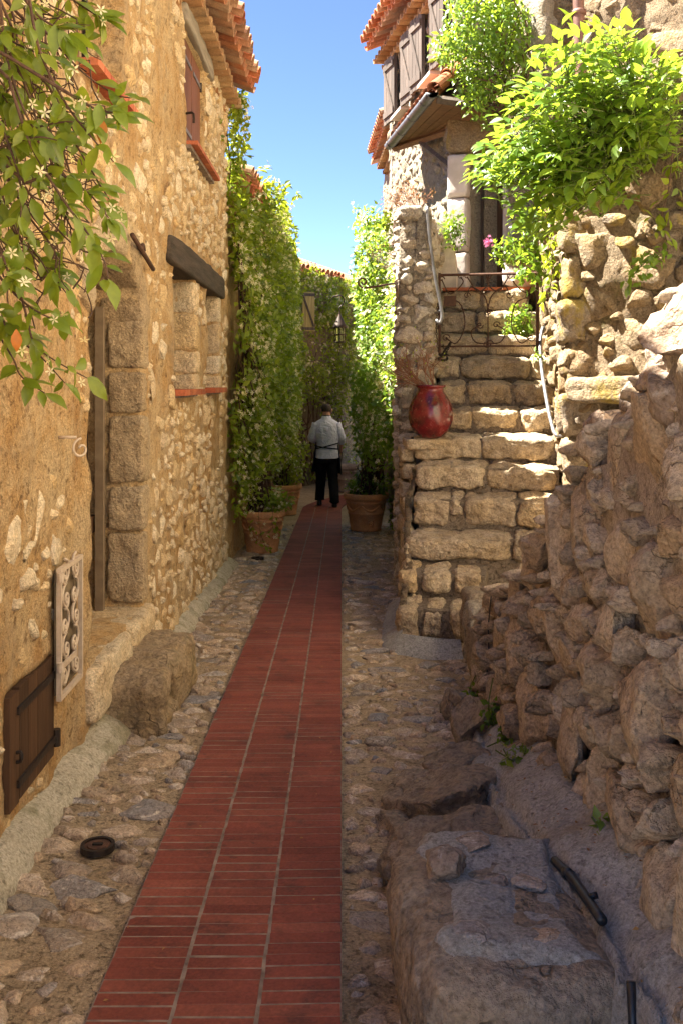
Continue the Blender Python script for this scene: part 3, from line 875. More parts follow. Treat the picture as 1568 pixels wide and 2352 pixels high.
# dark hatch, plank by plank, with strap hinges
ht = MB().box((LX - 0.035, 3.815, 0.255), (0.012, 0.275, 0.205)).build("hatch", M['darkwood'], house1)
for k in range(5):
    MB().box((LX - 0.008, 3.815 - 0.22 + 0.11 * k, 0.255 - 0.008 * (k in (0,))), (0.015, 0.0535, 0.208)).build("plank", M['darkwood'], ht)
for z in (0.385, 0.115):
    MB().box((LX + 0.012, 3.85, z), (0.005, 0.23, 0.014)).build("strap_hinge", M['iron'], ht)
    MB().tube([(LX + 0.015, 4.10, z - 0.035), (LX + 0.015, 4.10, z + 0.035)], 0.017, 8).build("hinge_pin", M['iron'], ht)
    for q in (3.68, 3.80, 3.92):
        MB().lathe([(0.0, 0.006), (0.006, 0.004), (0.008, 0)], (0, 0, 0), 6)
MB().tube(smooth_path([(LX + 0.012, 3.60, 0.24), (LX + 0.03, 3.60, 0.24), (LX + 0.03, 3.60, 0.21), (LX + 0.012, 3.60, 0.205)], 8), 0.007).build("handle", M['iron'], ht)

def spiral(c, r, a0, turns, T, U, n=22, shrink=0.18):
    t = np.linspace(0, 1, n)
    ang = a0 + turns * 2 * np.pi * t; rr = r * (1 - (1 - shrink) * t)
    return np.asarray(c) + np.outer(rr * np.cos(ang), T) + np.outer(rr * np.sin(ang), U)

# cream scrollwork grille
GX = LX + 0.035
gr = MB()
y0, y1, z0, z1 = 4.07, 4.40, 0.285, 0.815
for a, b in (((y0, z0), (y1, z0)), ((y0, z1), (y1, z1)), ((y0, z0), (y0, z1)), ((y1, z0), (y1, z1))):
    c = (GX, (a[0] + b[0]) / 2, (a[1] + b[1]) / 2)
    gr.box(c, (0.010, abs(a[0] - b[0]) / 2 + 0.009, abs(a[1] - b[1]) / 2 + (0.009 if a[1] == b[1] else -0.009)))
grille = gr.build("window_grille", M['cream'], house1)
TY, TZ = np.array([0, 1.0, 0]), np.array([0, 0, 1.0])
for ci, yc in enumerate((y0 + 0.09, y1 - 0.09)):
    for k in range(5):
        zc = z0 + 0.055 + 0.105 * k; s = 1 if (k + ci) % 2 else -1
        m = MB()
        m.tube(spiral((GX, yc + s * 0.012, zc + 0.018), 0.036, -math.pi / 2, 1.35 * s, TY, TZ), 0.0065, 5)
        m.tube(smooth_path([(GX, yc + s * 0.012, zc - 0.018), (GX, yc - s * 0.045, zc + 0.02), (GX, yc - s * 0.035, zc + 0.07), (GX, yc + s * 0.01, zc + 0.09)], 9), 0.0065, 5)
        m.build("scroll", M['cream'], grille, True)
MB().box((GX - 0.02, (y0 + y1) / 2, (z0 + z1) / 2), (0.003, 0.16, 0.255)).build("backing_mesh", M['mesh'], grille)
for z in (0.42, 0.79):
    MB().tube([(GX + 0.01, y0 - 0.02, z - 0.02), (GX + 0.01, y0 - 0.02, z + 0.02)], 0.014, 8).build("hinge_pin", M['cream'], grille)
MB().box((GX + 0.014, y0 + 0.10, 0.42), (0.004, 0.11, 0.012)).build("strap", M['cream'], grille)

mb = MB().box((LX + 0.03, 4.20, 1.36), (0.04, 0.006, 0.006))
mb.tube(spiral((LX + 0.09, 4.20, 1.31), 0.045, math.pi / 2, 1.2, np.array([1.0, 0, 0]) * 0.7 + TY * 0.7, TZ), 0.006, 5)
mb.build("shutter_stay", M['cream'], house1, True)
mb = MB().tube([(LX + 0.05, 5.42, 2.405), (LX + 0.04, 6.08, 2.29)], 0.014, 8)
mb.tube(spiral((LX + 0.03, 5.80, 2.37), 0.045, 0, 0.8, TY, TZ), 0.012, 6)
mb.build("iron_bar", M['rust'], house1, True)

# eaves: three corbelled rows of half tiles, then the roof tiles, whose mouths show against the sky
def halftile(L=0.42, r0=0.092, r1=0.075, th=0.014, n=8):
    V = []; 
    for y, r in ((0, r0), (L, r1)):
        for rr in (r, r - th):
            for k in range(n + 1):
                a = math.pi * k / n
                V.append((rr * math.cos(a), y, rr * math.sin(a)))
    Q = []
    m = n + 1
    for k in range(n):
        Q += [(k, k + 1, 2 * m + k + 1, 2 * m + k), (m + k + 1, m + k, 3 * m + k, 3 * m + k + 1), (k + 1, k, m + k, m + k + 1), (2 * m + k, 2 * m + k + 1, 3 * m + k + 1, 3 * m + k)]
    Q += [(0, 2 * m, 3 * m, m), (n, m + n, 3 * m + n, 2 * m + n)]
    return np.array(V, float), np.array(Q)
TV, TQ = halftile()
tile_me = new_mesh("roof_tile", TV, [TQ], False); tile_me.materials.append(M['tile'])
gen_me = new_mesh("eave_tile", TV, [TQ], False); gen_me.materials.append(M['genoise'])
rt = random.Random(5)
def place_tile(me, name, parent, p, out, pitch, up=True, sc=1.0):
    """Tile mouth at p; the tile runs back from the mouth, against `out`, rising by pitch."""
    y = unit(-np.asarray(out, float)); y = unit(y * math.cos(pitch) + np.array([0, 0, math.sin(pitch)]))
    x = unit(np.cross(y, [0, 0, 1.0])); z = np.cross(x, y)
    if not up: x, z = -x, -z
    o = bpy.data.objects.new(name, me); COL.objects.link(o); o.parent = parent
    o.rotation_euler = Matrix(np.stack([x, y, z], 1).tolist()).to_euler()
    o.rotation_euler.z += rt.uniform(-0.04, 0.04)
    o.scale = (sc, sc, sc)
    o.location = Vector(np.asarray(p, float)) - WORLD[parent.name]
def eave(parent, y0, y1, xw, z, rows=2, proj=0.13, step=0.19, pitch=0.30, top=2):
    n = int((y1 - y0) / step)
    for i in range(n):
        yy = y1 - step * (i + 0.5)
        for k in range(rows):
            place_tile(gen_me, "eave_tile", parent, (xw + proj * (k + 1) + rt.uniform(-.012, .012), yy + step / 2 * (k % 2), z + 0.02 + 0.105 * k + rt.uniform(-.006, .006)), (1, 0, 0), 0.0, False)
        zz = z + 0.105 * rows + 0.09
        for k in range(top):
            place_tile(tile_me, "roof_tile", parent, (xw + proj * rows + 0.20 - 0.33 * k + rt.uniform(-.02, .02), yy, zz + 0.33 * k * math.tan(pitch)), (1, 0, 0), pitch, True)
            place_tile(tile_me, "roof_tile", parent, (xw + proj * rows + 0.14 - 0.33 * k + rt.uniform(-.02, .02), yy + step / 2, zz - 0.012 + 0.33 * k * math.tan(pitch)), (1, 0, 0), pitch, False)
    mb = MB()
    for k in range(rows):
        mb.box((xw - 0.2 + (proj * (k + 1) - 0.05) / 2, (y0 + y1) / 2, z + 0.055 + 0.105 * k), ((proj * (k + 1) - 0.05) / 2 + 0.2, (y1 - y0) / 2, 0.052))
    mb.build("eave_mortar", M['kerb_cement'], parent)
eave(house1, 4.0, 10.40, LX - 0.12, 4.44, 2)
mb = MB()
x0, z0, x1, z1 = LX + 0.16, 4.72, LX - 3.2, 5.85
mb.hexa(np.array([(x0, 0.7, z0), (x1, 0.7, z1), (x1, 10.38, z1), (x0, 10.38, z0), (x0, 0.7, z0 + .05), (x1, 0.7, z1 + .06), (x1, 10.38, z1 + .06), (x0, 10.38, z0 + .05)]))
mb.build("roof", M['tile'], house1)

# mossy cement fillet along the foot of the wall
yy = np.arange(2.2, 10.5, 0.06)
ring = []
wob = 0.02 * fbm(np.stack([yy * 2, yy * 0, yy * 0], 1), 3, 7)
for y, w in zip(yy, wob):
    wd = 0.105 + w + 0.02 * math.sin(y * 3); g = float(G(y)) + 0.01
    ring.append(np.array([(LX - 0.05, y, g + 0.10 + w), (LX + 0.02, y, g + 0.085 + w), (LX + wd * 0.65, y, g + 0.055 + w * 0.6), (LX + wd, y, g + 0.02), (LX + wd + 0.02, y, g - 0.06)]))
fil = MB().loft(ring, closed=False).build("cement_kerb", M['kerb_cement'], None, True)
tag(fil, kind="structure")

# boulder step before the door
st = thing("boulder_step", "two rough boulders set as a low step below the arched door", "stone step", (-1.05, 5.4, float(G(5.4))))
def bigrock(name, mat, parent, c, half, seed, sub=4, R=None, cuts=12, rough=0.10, box=0.75):
    V, F = rock_np(seed, sub, cuts, rough, box)
    V = V * np.asarray(half, float)
    V = V + 0.10 * min(half) * (V / (np.linalg.norm(V, axis=1)[:, None])) * fbm(V * 9 + seed, 4, seed)[:, None]
    if R is not None: V = V @ np.asarray(R).T
    me = new_mesh(name, V + np.asarray(c, float), [F], True); me.materials.append(mat)
    return link(name, me, parent) if parent is not None else link(name, me)
M['boulder'] = stone_mat('brown_step_boulder', [(0.30, 0.22, 0.14), (0.36, 0.27, 0.17)], (0.09, 0.06, 0.04), (0.36, 0.24, 0.10), 0.5, 14, 0.9, 0.03, lichen=(0.12, 0.10, 0.05))
block("stone", M['boulder'], st, (-1.10, 5.13, -0.065), (0.20, 0.235, 0.175), 301, rotn(0.12), n=26, rnd=6, amp=0.030, freq=5)
block("stone", M['boulder'], st, (-1.09, 5.65, -0.055), (0.22, 0.285, 0.165), 302, rotn(-0.08), n=26, rnd=7, amp=0.026, freq=5)
block("stone", M['boulder'], st, (-1.06, 5.28, -0.19), (0.17, 0.36, 0.07), 303, n=20, rnd=5, amp=0.03, freq=6)

# ================================================================ SECOND LEFT HOUSE AND THE END HOUSE
house2 = thing("vine_clad_house", "low tile-roofed house behind the wall of flowering jasmine on the left", "house", (LX, 14, -0.6))
f2 = Frame((LX - 0.02, 10.36), (LX + 0.08, 21.6), 1)
wall_panel("wall", f2, -1.0, 3.72, M['plaster'], house2, 0.09, 0.03, 2.0, (), 0.4, 4)
MB().box((LX - 2.4, 16, 1.3), (2.0, 5.6, 2.35)).build("wall", M['plaster'], house2)
eave(house2, 10.6, 19.8, LX - 0.22, 3.56, 2)
mb = MB(); x0, z0, x1, z1 = LX + 0.04, 3.84, LX - 3.2, 4.95
mb.hexa(np.array([(x0, 10.6, z0), (x1, 10.6, z1), (x1, 20.4, z1), (x0, 20.4, z0), (x0, 10.6, z0 + .05), (x1, 10.6, z1 + .06), (x1, 20.4, z1 + .06), (x0, 20.4, z0 + .05)]))
mb.build("roof", M['tile'], house2)

house3 = thing("end_house", "house with a pale tiled roof closing the far end of the lane under jasmine", "house", (-0.2, 23.2, -0.8))
f3 = Frame((-1.6, 20.2), (1.5, 27.2), 1)
wall_panel("wall", f3, -1.2, 4.02, M['warm_mortar'], house3, 0.09, 0.03, 2.0, (), 0.5, 6)
mb = MB()
for s in (0.5,):
    q = [f3.w(a, z, d) for a, d in ((0, -0.5), (f3.len, -0.5), (f3.len, -3.5), (0, -3.5)) for z in (-1.2, 3.95)]
    q = np.array(q); mb.hexa(q[[0, 2, 4, 6, 1, 3, 5, 7]])
mb.build("wall", M['warm_mortar'], house3)
nt = 0
for i in range(int(f3.len / 0.21)):
    for k in range(9):
        a = 0.21 * (i + 0.5)
        d = 0.24 - 0.32 * k; zz = 4.06 + (0.24 - d) * 0.36
        p = f3.w(a, zz + rt.uniform(-.01, .01), d + rt.uniform(-.02, .02)); p2 = f3.w(a + 0.105, zz - 0.01, d - 0.03)
        if nt < 296:
            place_tile(tile_me, "roof_tile", house3, p, f3.n3, 0.34, True, 1.08); place_tile(tile_me, "roof_tile", house3, p2, f3.n3, 0.34, False, 1.08); nt += 2
        else: break
q = np.array([f3.w(a, 4.02 + (0.2 - d) * 0.36 + h, d) for h in (-0.05, -0.005) for a, d in ((0, 0.18), (f3.len, 0.18), (f3.len, -3.6), (0, -3.6))])
MB().hexa(q).build("roof", M['tile'], house3)
# yellow shutter on the end wall
a0_, zb, zt = 1.78, 1.98 + 0.55, 3.42
ysh = MB()
ys_c = P(708, 716, 20.9)
tdir = unit(f3.t3 * 0.35 + np.array([1.0, 0, 0]) * 0.8); ndir = unit(np.cross(tdir, TZ)); Rsh = np.stack([tdir, -ndir, TZ], 1)
ysh.box(ys_c, (0.135, 0.008, 0.41), Rsh)
yso = ysh.build("shutter", M['yellowwood'], house3)
for k in range(4):
    MB().box(ys_c + tdir * (-0.102 + 0.068 * k) + ndir * 0.018, (0.032, 0.010, 0.415), Rsh).build("plank", M['yellowwood'], yso)
for z in (-0.36, 0.36):
    MB().box(ys_c + TZ * z + ndir * 0.034, (0.14, 0.010, 0.03), Rsh).build("brace", M['greywood'], yso)
an = math.atan2(0.66, 0.24)
ca, sa = math.cos(-an + math.pi), math.sin(-an + math.pi)
R2 = np.stack([tdir * math.cos(math.pi - an) + TZ * math.sin(math.pi - an), -ndir, TZ * math.cos(math.pi - an) - tdir * math.sin(math.pi - an)], 1)
MB().box(ys_c + ndir * 0.034, (0.34, 0.010, 0.02), R2).build("brace", M['greywood'], yso)

# ================================================================ RIGHT HOUSE (shutters, canopy)
house4 = thing("shuttered_house", "tall grey stone house with weathered shutters and a door canopy above the stairs", "house", (1.4, 11.5, -0.5))
A4, B4, C4, D4 = (0.69, 14.2), (1.24, 10.95), (1.98, 10.62), (3.4, 9.0)
f4 = Frame(B4, A4, -1); f4b = Frame(B4, C4, 1); f4c = Frame(C4, D4, 1)
assert f4.nrm[0] < 0 and f4b.nrm[1] < 0 and f4c.nrm[0] < 0
def f4Y(Y): return (Y - B4[1]) / f4.t[1]
H4 = []
for (u0, u1, zb, zt) in ((947, 924, 5.42, 6.05),):
    pass
wall_panel("wall", f4, -0.9, 6.25, M['pale_mortar'], house4, 0.035, 0.03, 2.6,
           [('rect', f4Y(13.02), f4Y(13.50), 5.22, 6.12), ('rect', f4Y(11.55), f4Y(12.0), 5.22, 6.12)], 0.35, 11)
wall_panel("wall", f4b, -0.9, 8.0, M['pale_mortar'], house4, 0.04, 0.03, 2.6, [('rect', 0.20, 0.62, 2.62, 4.55)], 0.35, 12)
wall_panel("wall", f4c, -0.9, 8.0, M['warm_mortar'], house4, 0.045, 0.045, 2.2, (), 0.4, 13)
items = pack([(0.11, 0.3, 800), (0.07, 0.3, 3000), (0.042, 0.3, 5000)], lambda r: (r.uniform(0.03, f4.len), r.uniform(1.2, 6.1)),
             lambda a, z, ha, hz: not ((f4Y(13.0) - ha < a < f4Y(13.55) + ha or f4Y(11.5) - ha < a < f4Y(12.0) + ha) and z > 5.2 - hz), 0.94, 31, (0.9, 2.0))
lay_stones(wall_stones(f4, items, (0.3, 0.75), (0.03, 0.06), 5), "stone", "small_stones", M['pale_stone'], house4, 260, 2, 2, 3)
items = pack([(0.15, 0.3, 300), (0.09, 0.3, 900), (0.05, 0.3, 1500)], lambda r: (r.uniform(0.02, f4c.len), r.uniform(2.2, 7.4)), None, 0.96, 33, (0.9, 1.9))
lay_stones(wall_stones(f4c, items, (0.3, 0.7), (0.04, 0.075), 6), "rubble_stone", "small_rubble", M['warm_stone'], house4, 150, 3, 2, 4)
# grey buttress and downpipe
for k in range(9):
    z0 = 2.9 + 0.62 * k
    block("quoin", M['pale_stone'], house4, f4c.w(0.16 + 0.03 * (k % 2), z0, 0.05), (0.25 + 0.05 * (k % 2), 0.30, 0.135), 400 + k, f4c.R, n=10, rnd=7, amp=0.03, freq=5)
dp = P(1326, 0, 9.75)
pp = np.array([(dp[0], 9.75, 8.0), (dp[0], 9.75, 5.6), (dp[0] + 0.05, 9.74, 4.2), (dp[0] + 0.10, 9.72, 3.2)])
dpo = MB().tube(smooth_path(pp, 16), 0.055, 10).build("downpipe", M['pipe'], house4, True)
for z in (5.25, 6.2):
    MB().lathe([(0.055, -0.03), (0.072, -0.02), (0.072, 0.02), (0.055, 0.03)], (dp[0] + 0.012, 9.75, z), 12).build("pipe_collar", M['pipe'], dpo, True)
# door: dark slot, pale dressed jambs, iron bolt
MB().box(f4b.w(0.41, 3.55, -0.30), (0.21, 0.95, 0.02), f4b.R).build("door", M['door_dark'], house4)
MB().box(f4b.w(0.585, 3.6, -0.12), (0.03, 0.95, 0.10), f4b.R).build("door_post", M['lilac'], house4)
MB().box(f4b.w(0.30, 3.5, -0.10), (0.014, 0.9, 0.014), f4b.R).build("window_bar", M['iron'], house4)
for k, (z0, z1) in enumerate(((2.60, 3.02), (3.02, 3.62), (3.62, 4.10))):
    block("jamb_stone", M['lilac'], house4, f4b.w(0.075, (z0 + z1) / 2, 0.01), (0.115, (z1 - z0) / 2 - 0.004, 0.10), 430 + k, f4b.R, n=8, rnd=14, amp=0.006, freq=6)
block("lintel", M['warm_stone'], house4, f4b.w(0.36, 4.42, 0.0), (0.42, 0.30, 0.10), 440, f4b.R, n=10, rnd=8, amp=0.02)
for k in range(5):
    block("wall_patch", M['lilac'], house4, f4b.w(0.72 + 0.05 * (k % 2), 2.82 + 0.36 * k, 0.0), (0.15, 0.175, 0.07), 450 + k, f4b.R, n=8, rnd=6, amp=0.02)
# shutters: open leaves flat against the facade
def shutter4(Ya, Yb, zb, zt, d0=0.05, d1=0.10):
    a0, a1 = f4Y(Ya), f4Y(Yb)
    p0, p1 = f4.w(a0, 0, d0), f4.w(a1, 0, d1)
    t = unit(p1 - p0); n = np.array([-t[1], t[0], 0]);
    if n[0] > 0: n = -n
    R = np.stack([t, TZ, np.cross(t, TZ)], 1)
    w = np.linalg.norm(p1 - p0); c = (p0 + p1) / 2 + TZ * (zb + zt) / 2
    s = MB().box(c, (w / 2, (zt - zb) / 2, 0.012), R).build("shutter", M['greywood'], house4)
    k_n = 4
    for k in range(k_n):
        MB().box(c + t * (-w / 2 + w * (k + 0.5) / k_n) + n * 0.022, (w / k_n / 2 - 0.004, (zt - zb) / 2 + rt.uniform(0, .012), 0.010), R).build("plank", M['greywood'], s)
    for z in (zb + 0.12, zt - 0.12):
        MB().box(np.array([c[0], c[1], z]) + n * 0.042, (w / 2 - 0.02, 0.04, 0.011), R).build("brace", M['greywood'], s)
    L = math.hypot(w - 0.1, zt - zb - 0.3); an = math.atan2(zt - zb - 0.3, w - 0.1)
    R2 = np.stack([t * math.cos(an) + TZ * math.sin(an), -t * math.sin(an) + TZ * math.cos(an), np.cross(t, TZ)], 1)
    MB().box(c + n * 0.042, (L / 2, 0.03, 0.009), R2).build("brace", M['greywood'], s)
for Ya, Yb in ((13.55, 14.0), (12.55, 12.98), (12.05, 12.46), (11.08, 11.5)):
    shutter4(Ya, Yb, 5.22, 6.12)
for Ya, Yb in ((13.02, 13.50), (11.55, 12.0)):
    am = (f4Y(Ya) + f4Y(Yb)) / 2
    MB().box(f4.w(am, 5.67, -0.25), (0.25, 0.46, 0.015), f4.R).build("window", M['paleblue'], house4)
    MB().box(f4.w(am, 5.20, 0.03), (0.30, 0.02, 0.10), f4.R).build("window_sill", M['lilac'], house4)
# small barred window low on the facade
c = f4.w(f4Y(13.2), 3.35, 0.04)
w = MB().box(c, (0.22, 0.34, 0.03), f4.R).build("window", M['dark'], house4)
for a in (-0.2, 0.0, 0.2):
    MB().box(c + f4.t3 * a + f4.n3 * 0.06, (0.04, 0.40, 0.02), f4.R).build("window_bar", M['rust'], w)
MB().box(c + f4.n3 * 0.09 + TZ * 0.12, (0.25, 0.03, 0.012), f4.R).build("window_bar", M['rust'], w)
# eave of the tall house
for i in range(17):
    a = 0.2 * i + 0.1
    for k in range(2):
        place_tile(gen_me, "eave_tile", house4, f4.w(a + 0.1 * k, 6.18 + 0.11 * k, 0.10 + 0.11 * k), f4.n3, 0.0, False)
    for k in range(2):
        place_tile(tile_me, "roof_tile", house4, f4.w(a, 6.48 + 0.12 * k, 0.40 - 0.33 * k), f4.n3, 0.35, True)
        place_tile(tile_me, "roof_tile", house4, f4.w(a + 0.1, 6.465 + 0.12 * k, 0.34 - 0.33 * k), f4.n3, 0.35, False)
q = np.array([f4.w(a, z, d) for z0_ in (0, 0.06) for a, d, z in ((-0.3, 0.3, 6.44 + z0_), (f4.len + 0.1, 0.3, 6.44 + z0_), (f4.len + 0.1, -3.2, 7.5 + z0_), (-0.3, -3.2, 7.5 + z0_))])
MB().hexa(q).build("roof", M['tile'], house4)
q = np.array([f4.w(a, z, d) for z in (-0.9, 6.3) for a, d in ((0, -0.36), (f4.len, -0.36), (f4.len, -3.2), (0, -3.2))])
MB().hexa(q).build("wall", M['pale_mortar'], house4)
fq = Frame(A4, (A4[0] + 2.5, A4[1] + 0.3), -1)
wall_panel("wall", fq, -0.9, 6.25, M['pale_mortar'], house4, 0.1, 0.02, 2.0, (), 0.2, 14)
# canopy: boards and tiles on two braces, zinc gutter along the low edge
cn = MB()
g1, g2 = P(1002, 222, 10.2), P(905, 330, 12.25)
zc = 4.60
lowA, lowB = np.array([g1[0], g1[1], zc]), np.array([g2[0], g2[1], zc - 0.03])
hiA, hiB = np.array([*f4.w(f4Y(10.75), 0, 0)[:2], 4.98]), np.array([*f4.w(f4Y(12.5), 0, 0)[:2], 4.95])
hiA = np.array([1.30, 10.62, 5.0])
up = np.array([0, 0, 0.022])
canopy = cn.hexa(np.array([lowA, hiA, hiB, lowB, lowA + up, hiA + up, hiB + up, lowB + up])).build("canopy", M['soffit'], house4)
sA, sB = np.array([1.80, 10.25, 4.47]), np.array([1.27, 10.92, 4.45])
eA, eB = lowA + [0, 0, -0.03], lowB + [0, 0, -0.03]
for k in range(6):
    f0, f1 = k / 6, (k + 1) / 6 - 0.012
    a, b_, c_, d = eA * (1 - f0) + sA * f0, eA * (1 - f1) + sA * f1, eB * (1 - f1) + sB * f1, eB * (1 - f0) + sB * f0
    dn = np.array([0, 0, -0.018])
    MB().hexa(np.array([a + dn, b_ + dn, c_ + dn, d + dn, a, b_, c_, d])).build("board", M['soffit'], canopy)
MB().tube([eB + [0, 0, -0.05], sB + [0, 0, -0.05]], 0.04, 4).build("rafter", M['soffit'], canopy)
MB().tube([eA + [0, 0, -0.05], sA + [0, 0, -0.05]], 0.045, 4).build("rafter", M['greywood'], canopy)
nrm = unit(np.array([lowA[0] - hiA[0], 0, lowA[2] - hiA[2]]))
ntile = 11
for i in range(ntile):
    s = (i + 0.5) / ntile; lo = lowA * (1 - s) + lowB * s; hi = hiA * (1 - s) + hiB * s
    o3 = lo - hi; o3[2] = 0
    for k in range(2):
        pz = lo * (1 - 0.5 * k) + hi * 0.5 * k + np.array([0, 0, 0.045])
        place_tile(tile_me, "roof_tile", canopy, pz, o3, 0.6, True)
gt = []
off = np.array([-0.055, 0, -0.02])
for s in np.linspace(-0.02, 1.02, 10):
    p = lowA * (1 - s) + lowB * s + off
    ang = np.linspace(math.pi, 2 * math.pi, 9)
    ring = [p + np.array([0.065 * math.cos(t), 0, 0.065 * math.sin(t)]) for t in ang] + [p + np.array([0.058 * math.cos(t), 0, 0.058 * math.sin(t)]) for t in ang[::-1]]
    gt.append(np.array(ring))
gut = MB().loft(gt).build("gutter", M['zinc'], canopy, True)
for s in (0.12, 0.4, 0.68, 0.95):
    p = lowA * (1 - s) + lowB * s + off; dv = unit(lowB - lowA) * 0.012
    ang = np.linspace(math.pi, 2 * math.pi, 9)
    MB().loft([np.array([p + e * dv + np.array([r * math.cos(t), 0, r * math.sin(t)]) for t in ang for r in (0.071,)] + [p + e * dv + np.array([0.066 * math.cos(t), 0, 0.066 * math.sin(t)]) for t in ang[::-1]]) for e in (-1, 1)]).build("gutter_strap", M['zinc'], gut, True)
for (lo, wl) in ((eB * 0.55 + sB * 0.45, np.array([1.26, 10.98, 3.95])), (eA * 0.4 + sA * 0.6, np.array([1.85, 10.6, 3.9]))):
    MB().tube([lo + np.array([0.0, 0, -0.08]), wl], 0.035, 4).build("brace", M['greywood'], canopy)
bounce_house = thing("unseen_bounce_house", "unseen pale plastered house wall added on the right to bounce sunlight into the lane", "house", (3.4, 2.0, 0.5))  # out of view, added as a reflector to brighten the left wall
f6 = Frame(D4, (3.3, -7.0), 1)
assert f6.nrm[0] < 0
wall_panel("wall", f6, -0.8, 7.6, M['cream_bounce_plaster'], bounce_house, 0.12, 0.03, 2.0, (), 0.4, 17)

# a further roof just showing beyond its corner
house5 = thing("far_house", "house beyond the corner of the shuttered house with only its tiled eave showing", "house", (1.6, 17.2, -0.6))
f5 = Frame((0.95, 15.2), (0.80, 18.6), -1)
wall_panel("wall", f5, -1.0, 5.55, M['pale_mortar'], house5, 0.12, 0.03, 2.0, (), 0.4, 15)
for i in range(14):
    a = 0.2 * i + 0.1
    for k in range(2):
        place_tile(gen_me, "eave_tile", house5, f5.w(a + 0.1 * k, 5.45 + 0.11 * k, 0.08 + 0.1 * k), f5.n3, 0.0, False)
    place_tile(tile_me, "roof_tile", house5, f5.w(a, 5.74, 0.34), f5.n3, 0.35, True)
    place_tile(tile_me, "roof_tile", house5, f5.w(a + 0.1, 5.72, 0.28), f5.n3, 0.35, False)
q = np.array([f5.w(a, z, d) for z0_ in (0, 0.06) for a, d, z in ((0, 0.25, 5.68 + z0_), (3.4, 0.25, 5.68 + z0_), (3.4, -2.0, 6.4 + z0_), (0, -2.0, 6.4 + z0_))])
MB().hexa(q).build("roof", M['tile'], house5)
mb = MB(); mb.box((0.98, 21.2, 1.2), (0.2, 2.6, 2.2)); 
mb.build("wall", M['warm_mortar'], house5)

# ================================================================ STAIRS
stairs = thing("stone_staircase", "worn limestone staircase climbing to the canopy door on the right", "staircase", (0.9, 8.5, -0.3))
SD = unit(np.array([0.185, 1.0, 0]))                     # the way the stairs climb
ST = np.array([SD[1], -SD[0], 0])
nose_v = [1400, 1317, 1237, 1146, 1072, 1003, 942, 880, 823, 770, 717, 666]
left_u = [915, 920, 936, 954, 958, 960, 1000, 1012, 1004, 1006, 1010, 1016]
right_u = [1132, 1190, 1250, 1246, 1240, 1234, 1238, 1252, 1240, 1236, 1234, 1180]
cutsl = [[0, .28, .56, 1], [0, .26, .64, 1], [0, .70, .87, 1], [0, .27, .36, .72, 1], [0, .52, 1], [0, .49, 1], [0, .33, .72, 1], [0, .24, .62, 1], [0, .22, .80, 1], [0, .45, 1], [0, .35, .8, 1], [0, .5, 1]]
pit_ = 0.105
RS = np.stack([ST, SD, np.array([0, 0, 1.0])], 1)
RT = RS @ np.array([[1, 0, 0], [0, math.cos(pit_), -math.sin(pit_)], [0, math.sin(pit_), math.cos(pit_)]])
zp = -0.34
rs2 = random.Random(9)
core = MB()
for i, (v, ul, ur) in enumerate(zip(nose_v, left_u, right_u)):
    Y = 6.90 + 0.305 * i
    z = CZ + (CV - v) / FPX * Y
    xl, xr = (ul - CU) / FPX * Y, (ur - CU) / FPX * Y + (0.14 if i != 0 else 0.03)
    if i in (0, 1): xr = 1.05
    w = xr - xl
    h = (z - zp) * 0.80
    for c0, c1 in zip(cutsl[i][:-1], cutsl[i][1:]):
        k = int(c0 * 100)
        hh = h * (1.0 if i > 1 else rs2.uniform(0.8, 0.98)) * (rs2.uniform(0.6, 0.75) if c1 - c0 < 0.15 else 1)
        g = 0.014 if i < 2 else 0.005
        bw = (c1 - c0) * w / 2 - g; cx = xl + w * (c0 + c1) / 2
        dz = rs2.uniform(-0.008, 0.004); dy = rs2.uniform(-0.015, 0.02)
        c = np.array([cx, Y + 0.165 + dy - 0.185 * (cx - xl - w / 2), z - hh / 2 + dz + 0.012])
        block("step_stone", M['step_stone'], stairs, c, (bw, 0.180, hh / 2), 500 + 10 * i + k, RT @ rotn(rs2.uniform(-.03, .03)), n=20, rnd=7 if i > 1 else 5.5, amp=0.024, freq=7.0)
    q = np.array([(-w / 2 + 0.02, 0.035, -0.9), (w / 2, 0.035, -0.9), (w / 2, 0.75, -0.9), (-w / 2 + 0.02, 0.75, -0.9),
                  (-w / 2 + 0.02, 0.035, z - 0.02), (w / 2, 0.035, z - 0.02), (w / 2, 0.75, z + 0.03), (-w / 2 + 0.02, 0.75, z + 0.03)])
    core.hexa(q @ np.diag([1, 1, 1]) @ np.array([[ST[0], ST[1], 0], [SD[0], SD[1], 0], [0, 0, 1]]) + np.array([(xl + xr) / 2, Y, 0]))
    zp = z
core.build("stair_bed", M['gap_shade_mortar'], stairs)
LANDZ = zp
tm = MB()
for k in range(6):
    MB().box(np.array([1.14 + 0.155 * k, 10.38 - 0.02 * k, LANDZ + 0.012]), (0.075, 0.10, 0.016), RS).build("tile", M['sillbrick'], stairs)
MB().lathe([(0.0, -0.015), (0.03, -0.012), (0.035, 0), (0.0, 0.0)], (0, 0, 0), 8)
# flank of the staircase along the lane: rubble courses
ffl = Frame((0.425, 7.05), (0.615, 8.75), -1)
wall_panel("flank_wall", ffl, -0.7, 1.0, M['warm_mortar'], stairs, 0.04, 0.02, 3, (), 0.05, 16, top=lambda a: 0.0 + a * 0.55)
fls = pack([(0.10, 0.3, 200), (0.06, 0.3, 500)], lambda r: (r.uniform(0.05, ffl.len), r.uniform(-0.5, 1.0)), lambda a, z, ha, hz: z + hz * 0.6 < 0.0 + a * 0.55, 0.95, 36)
lay_stones(wall_stones(ffl, fls, (0.3, 0.7), (0.03, 0.06), 7), "stone", "small_stones", M['step_stone'], stairs, 60, 3, 2, 5)
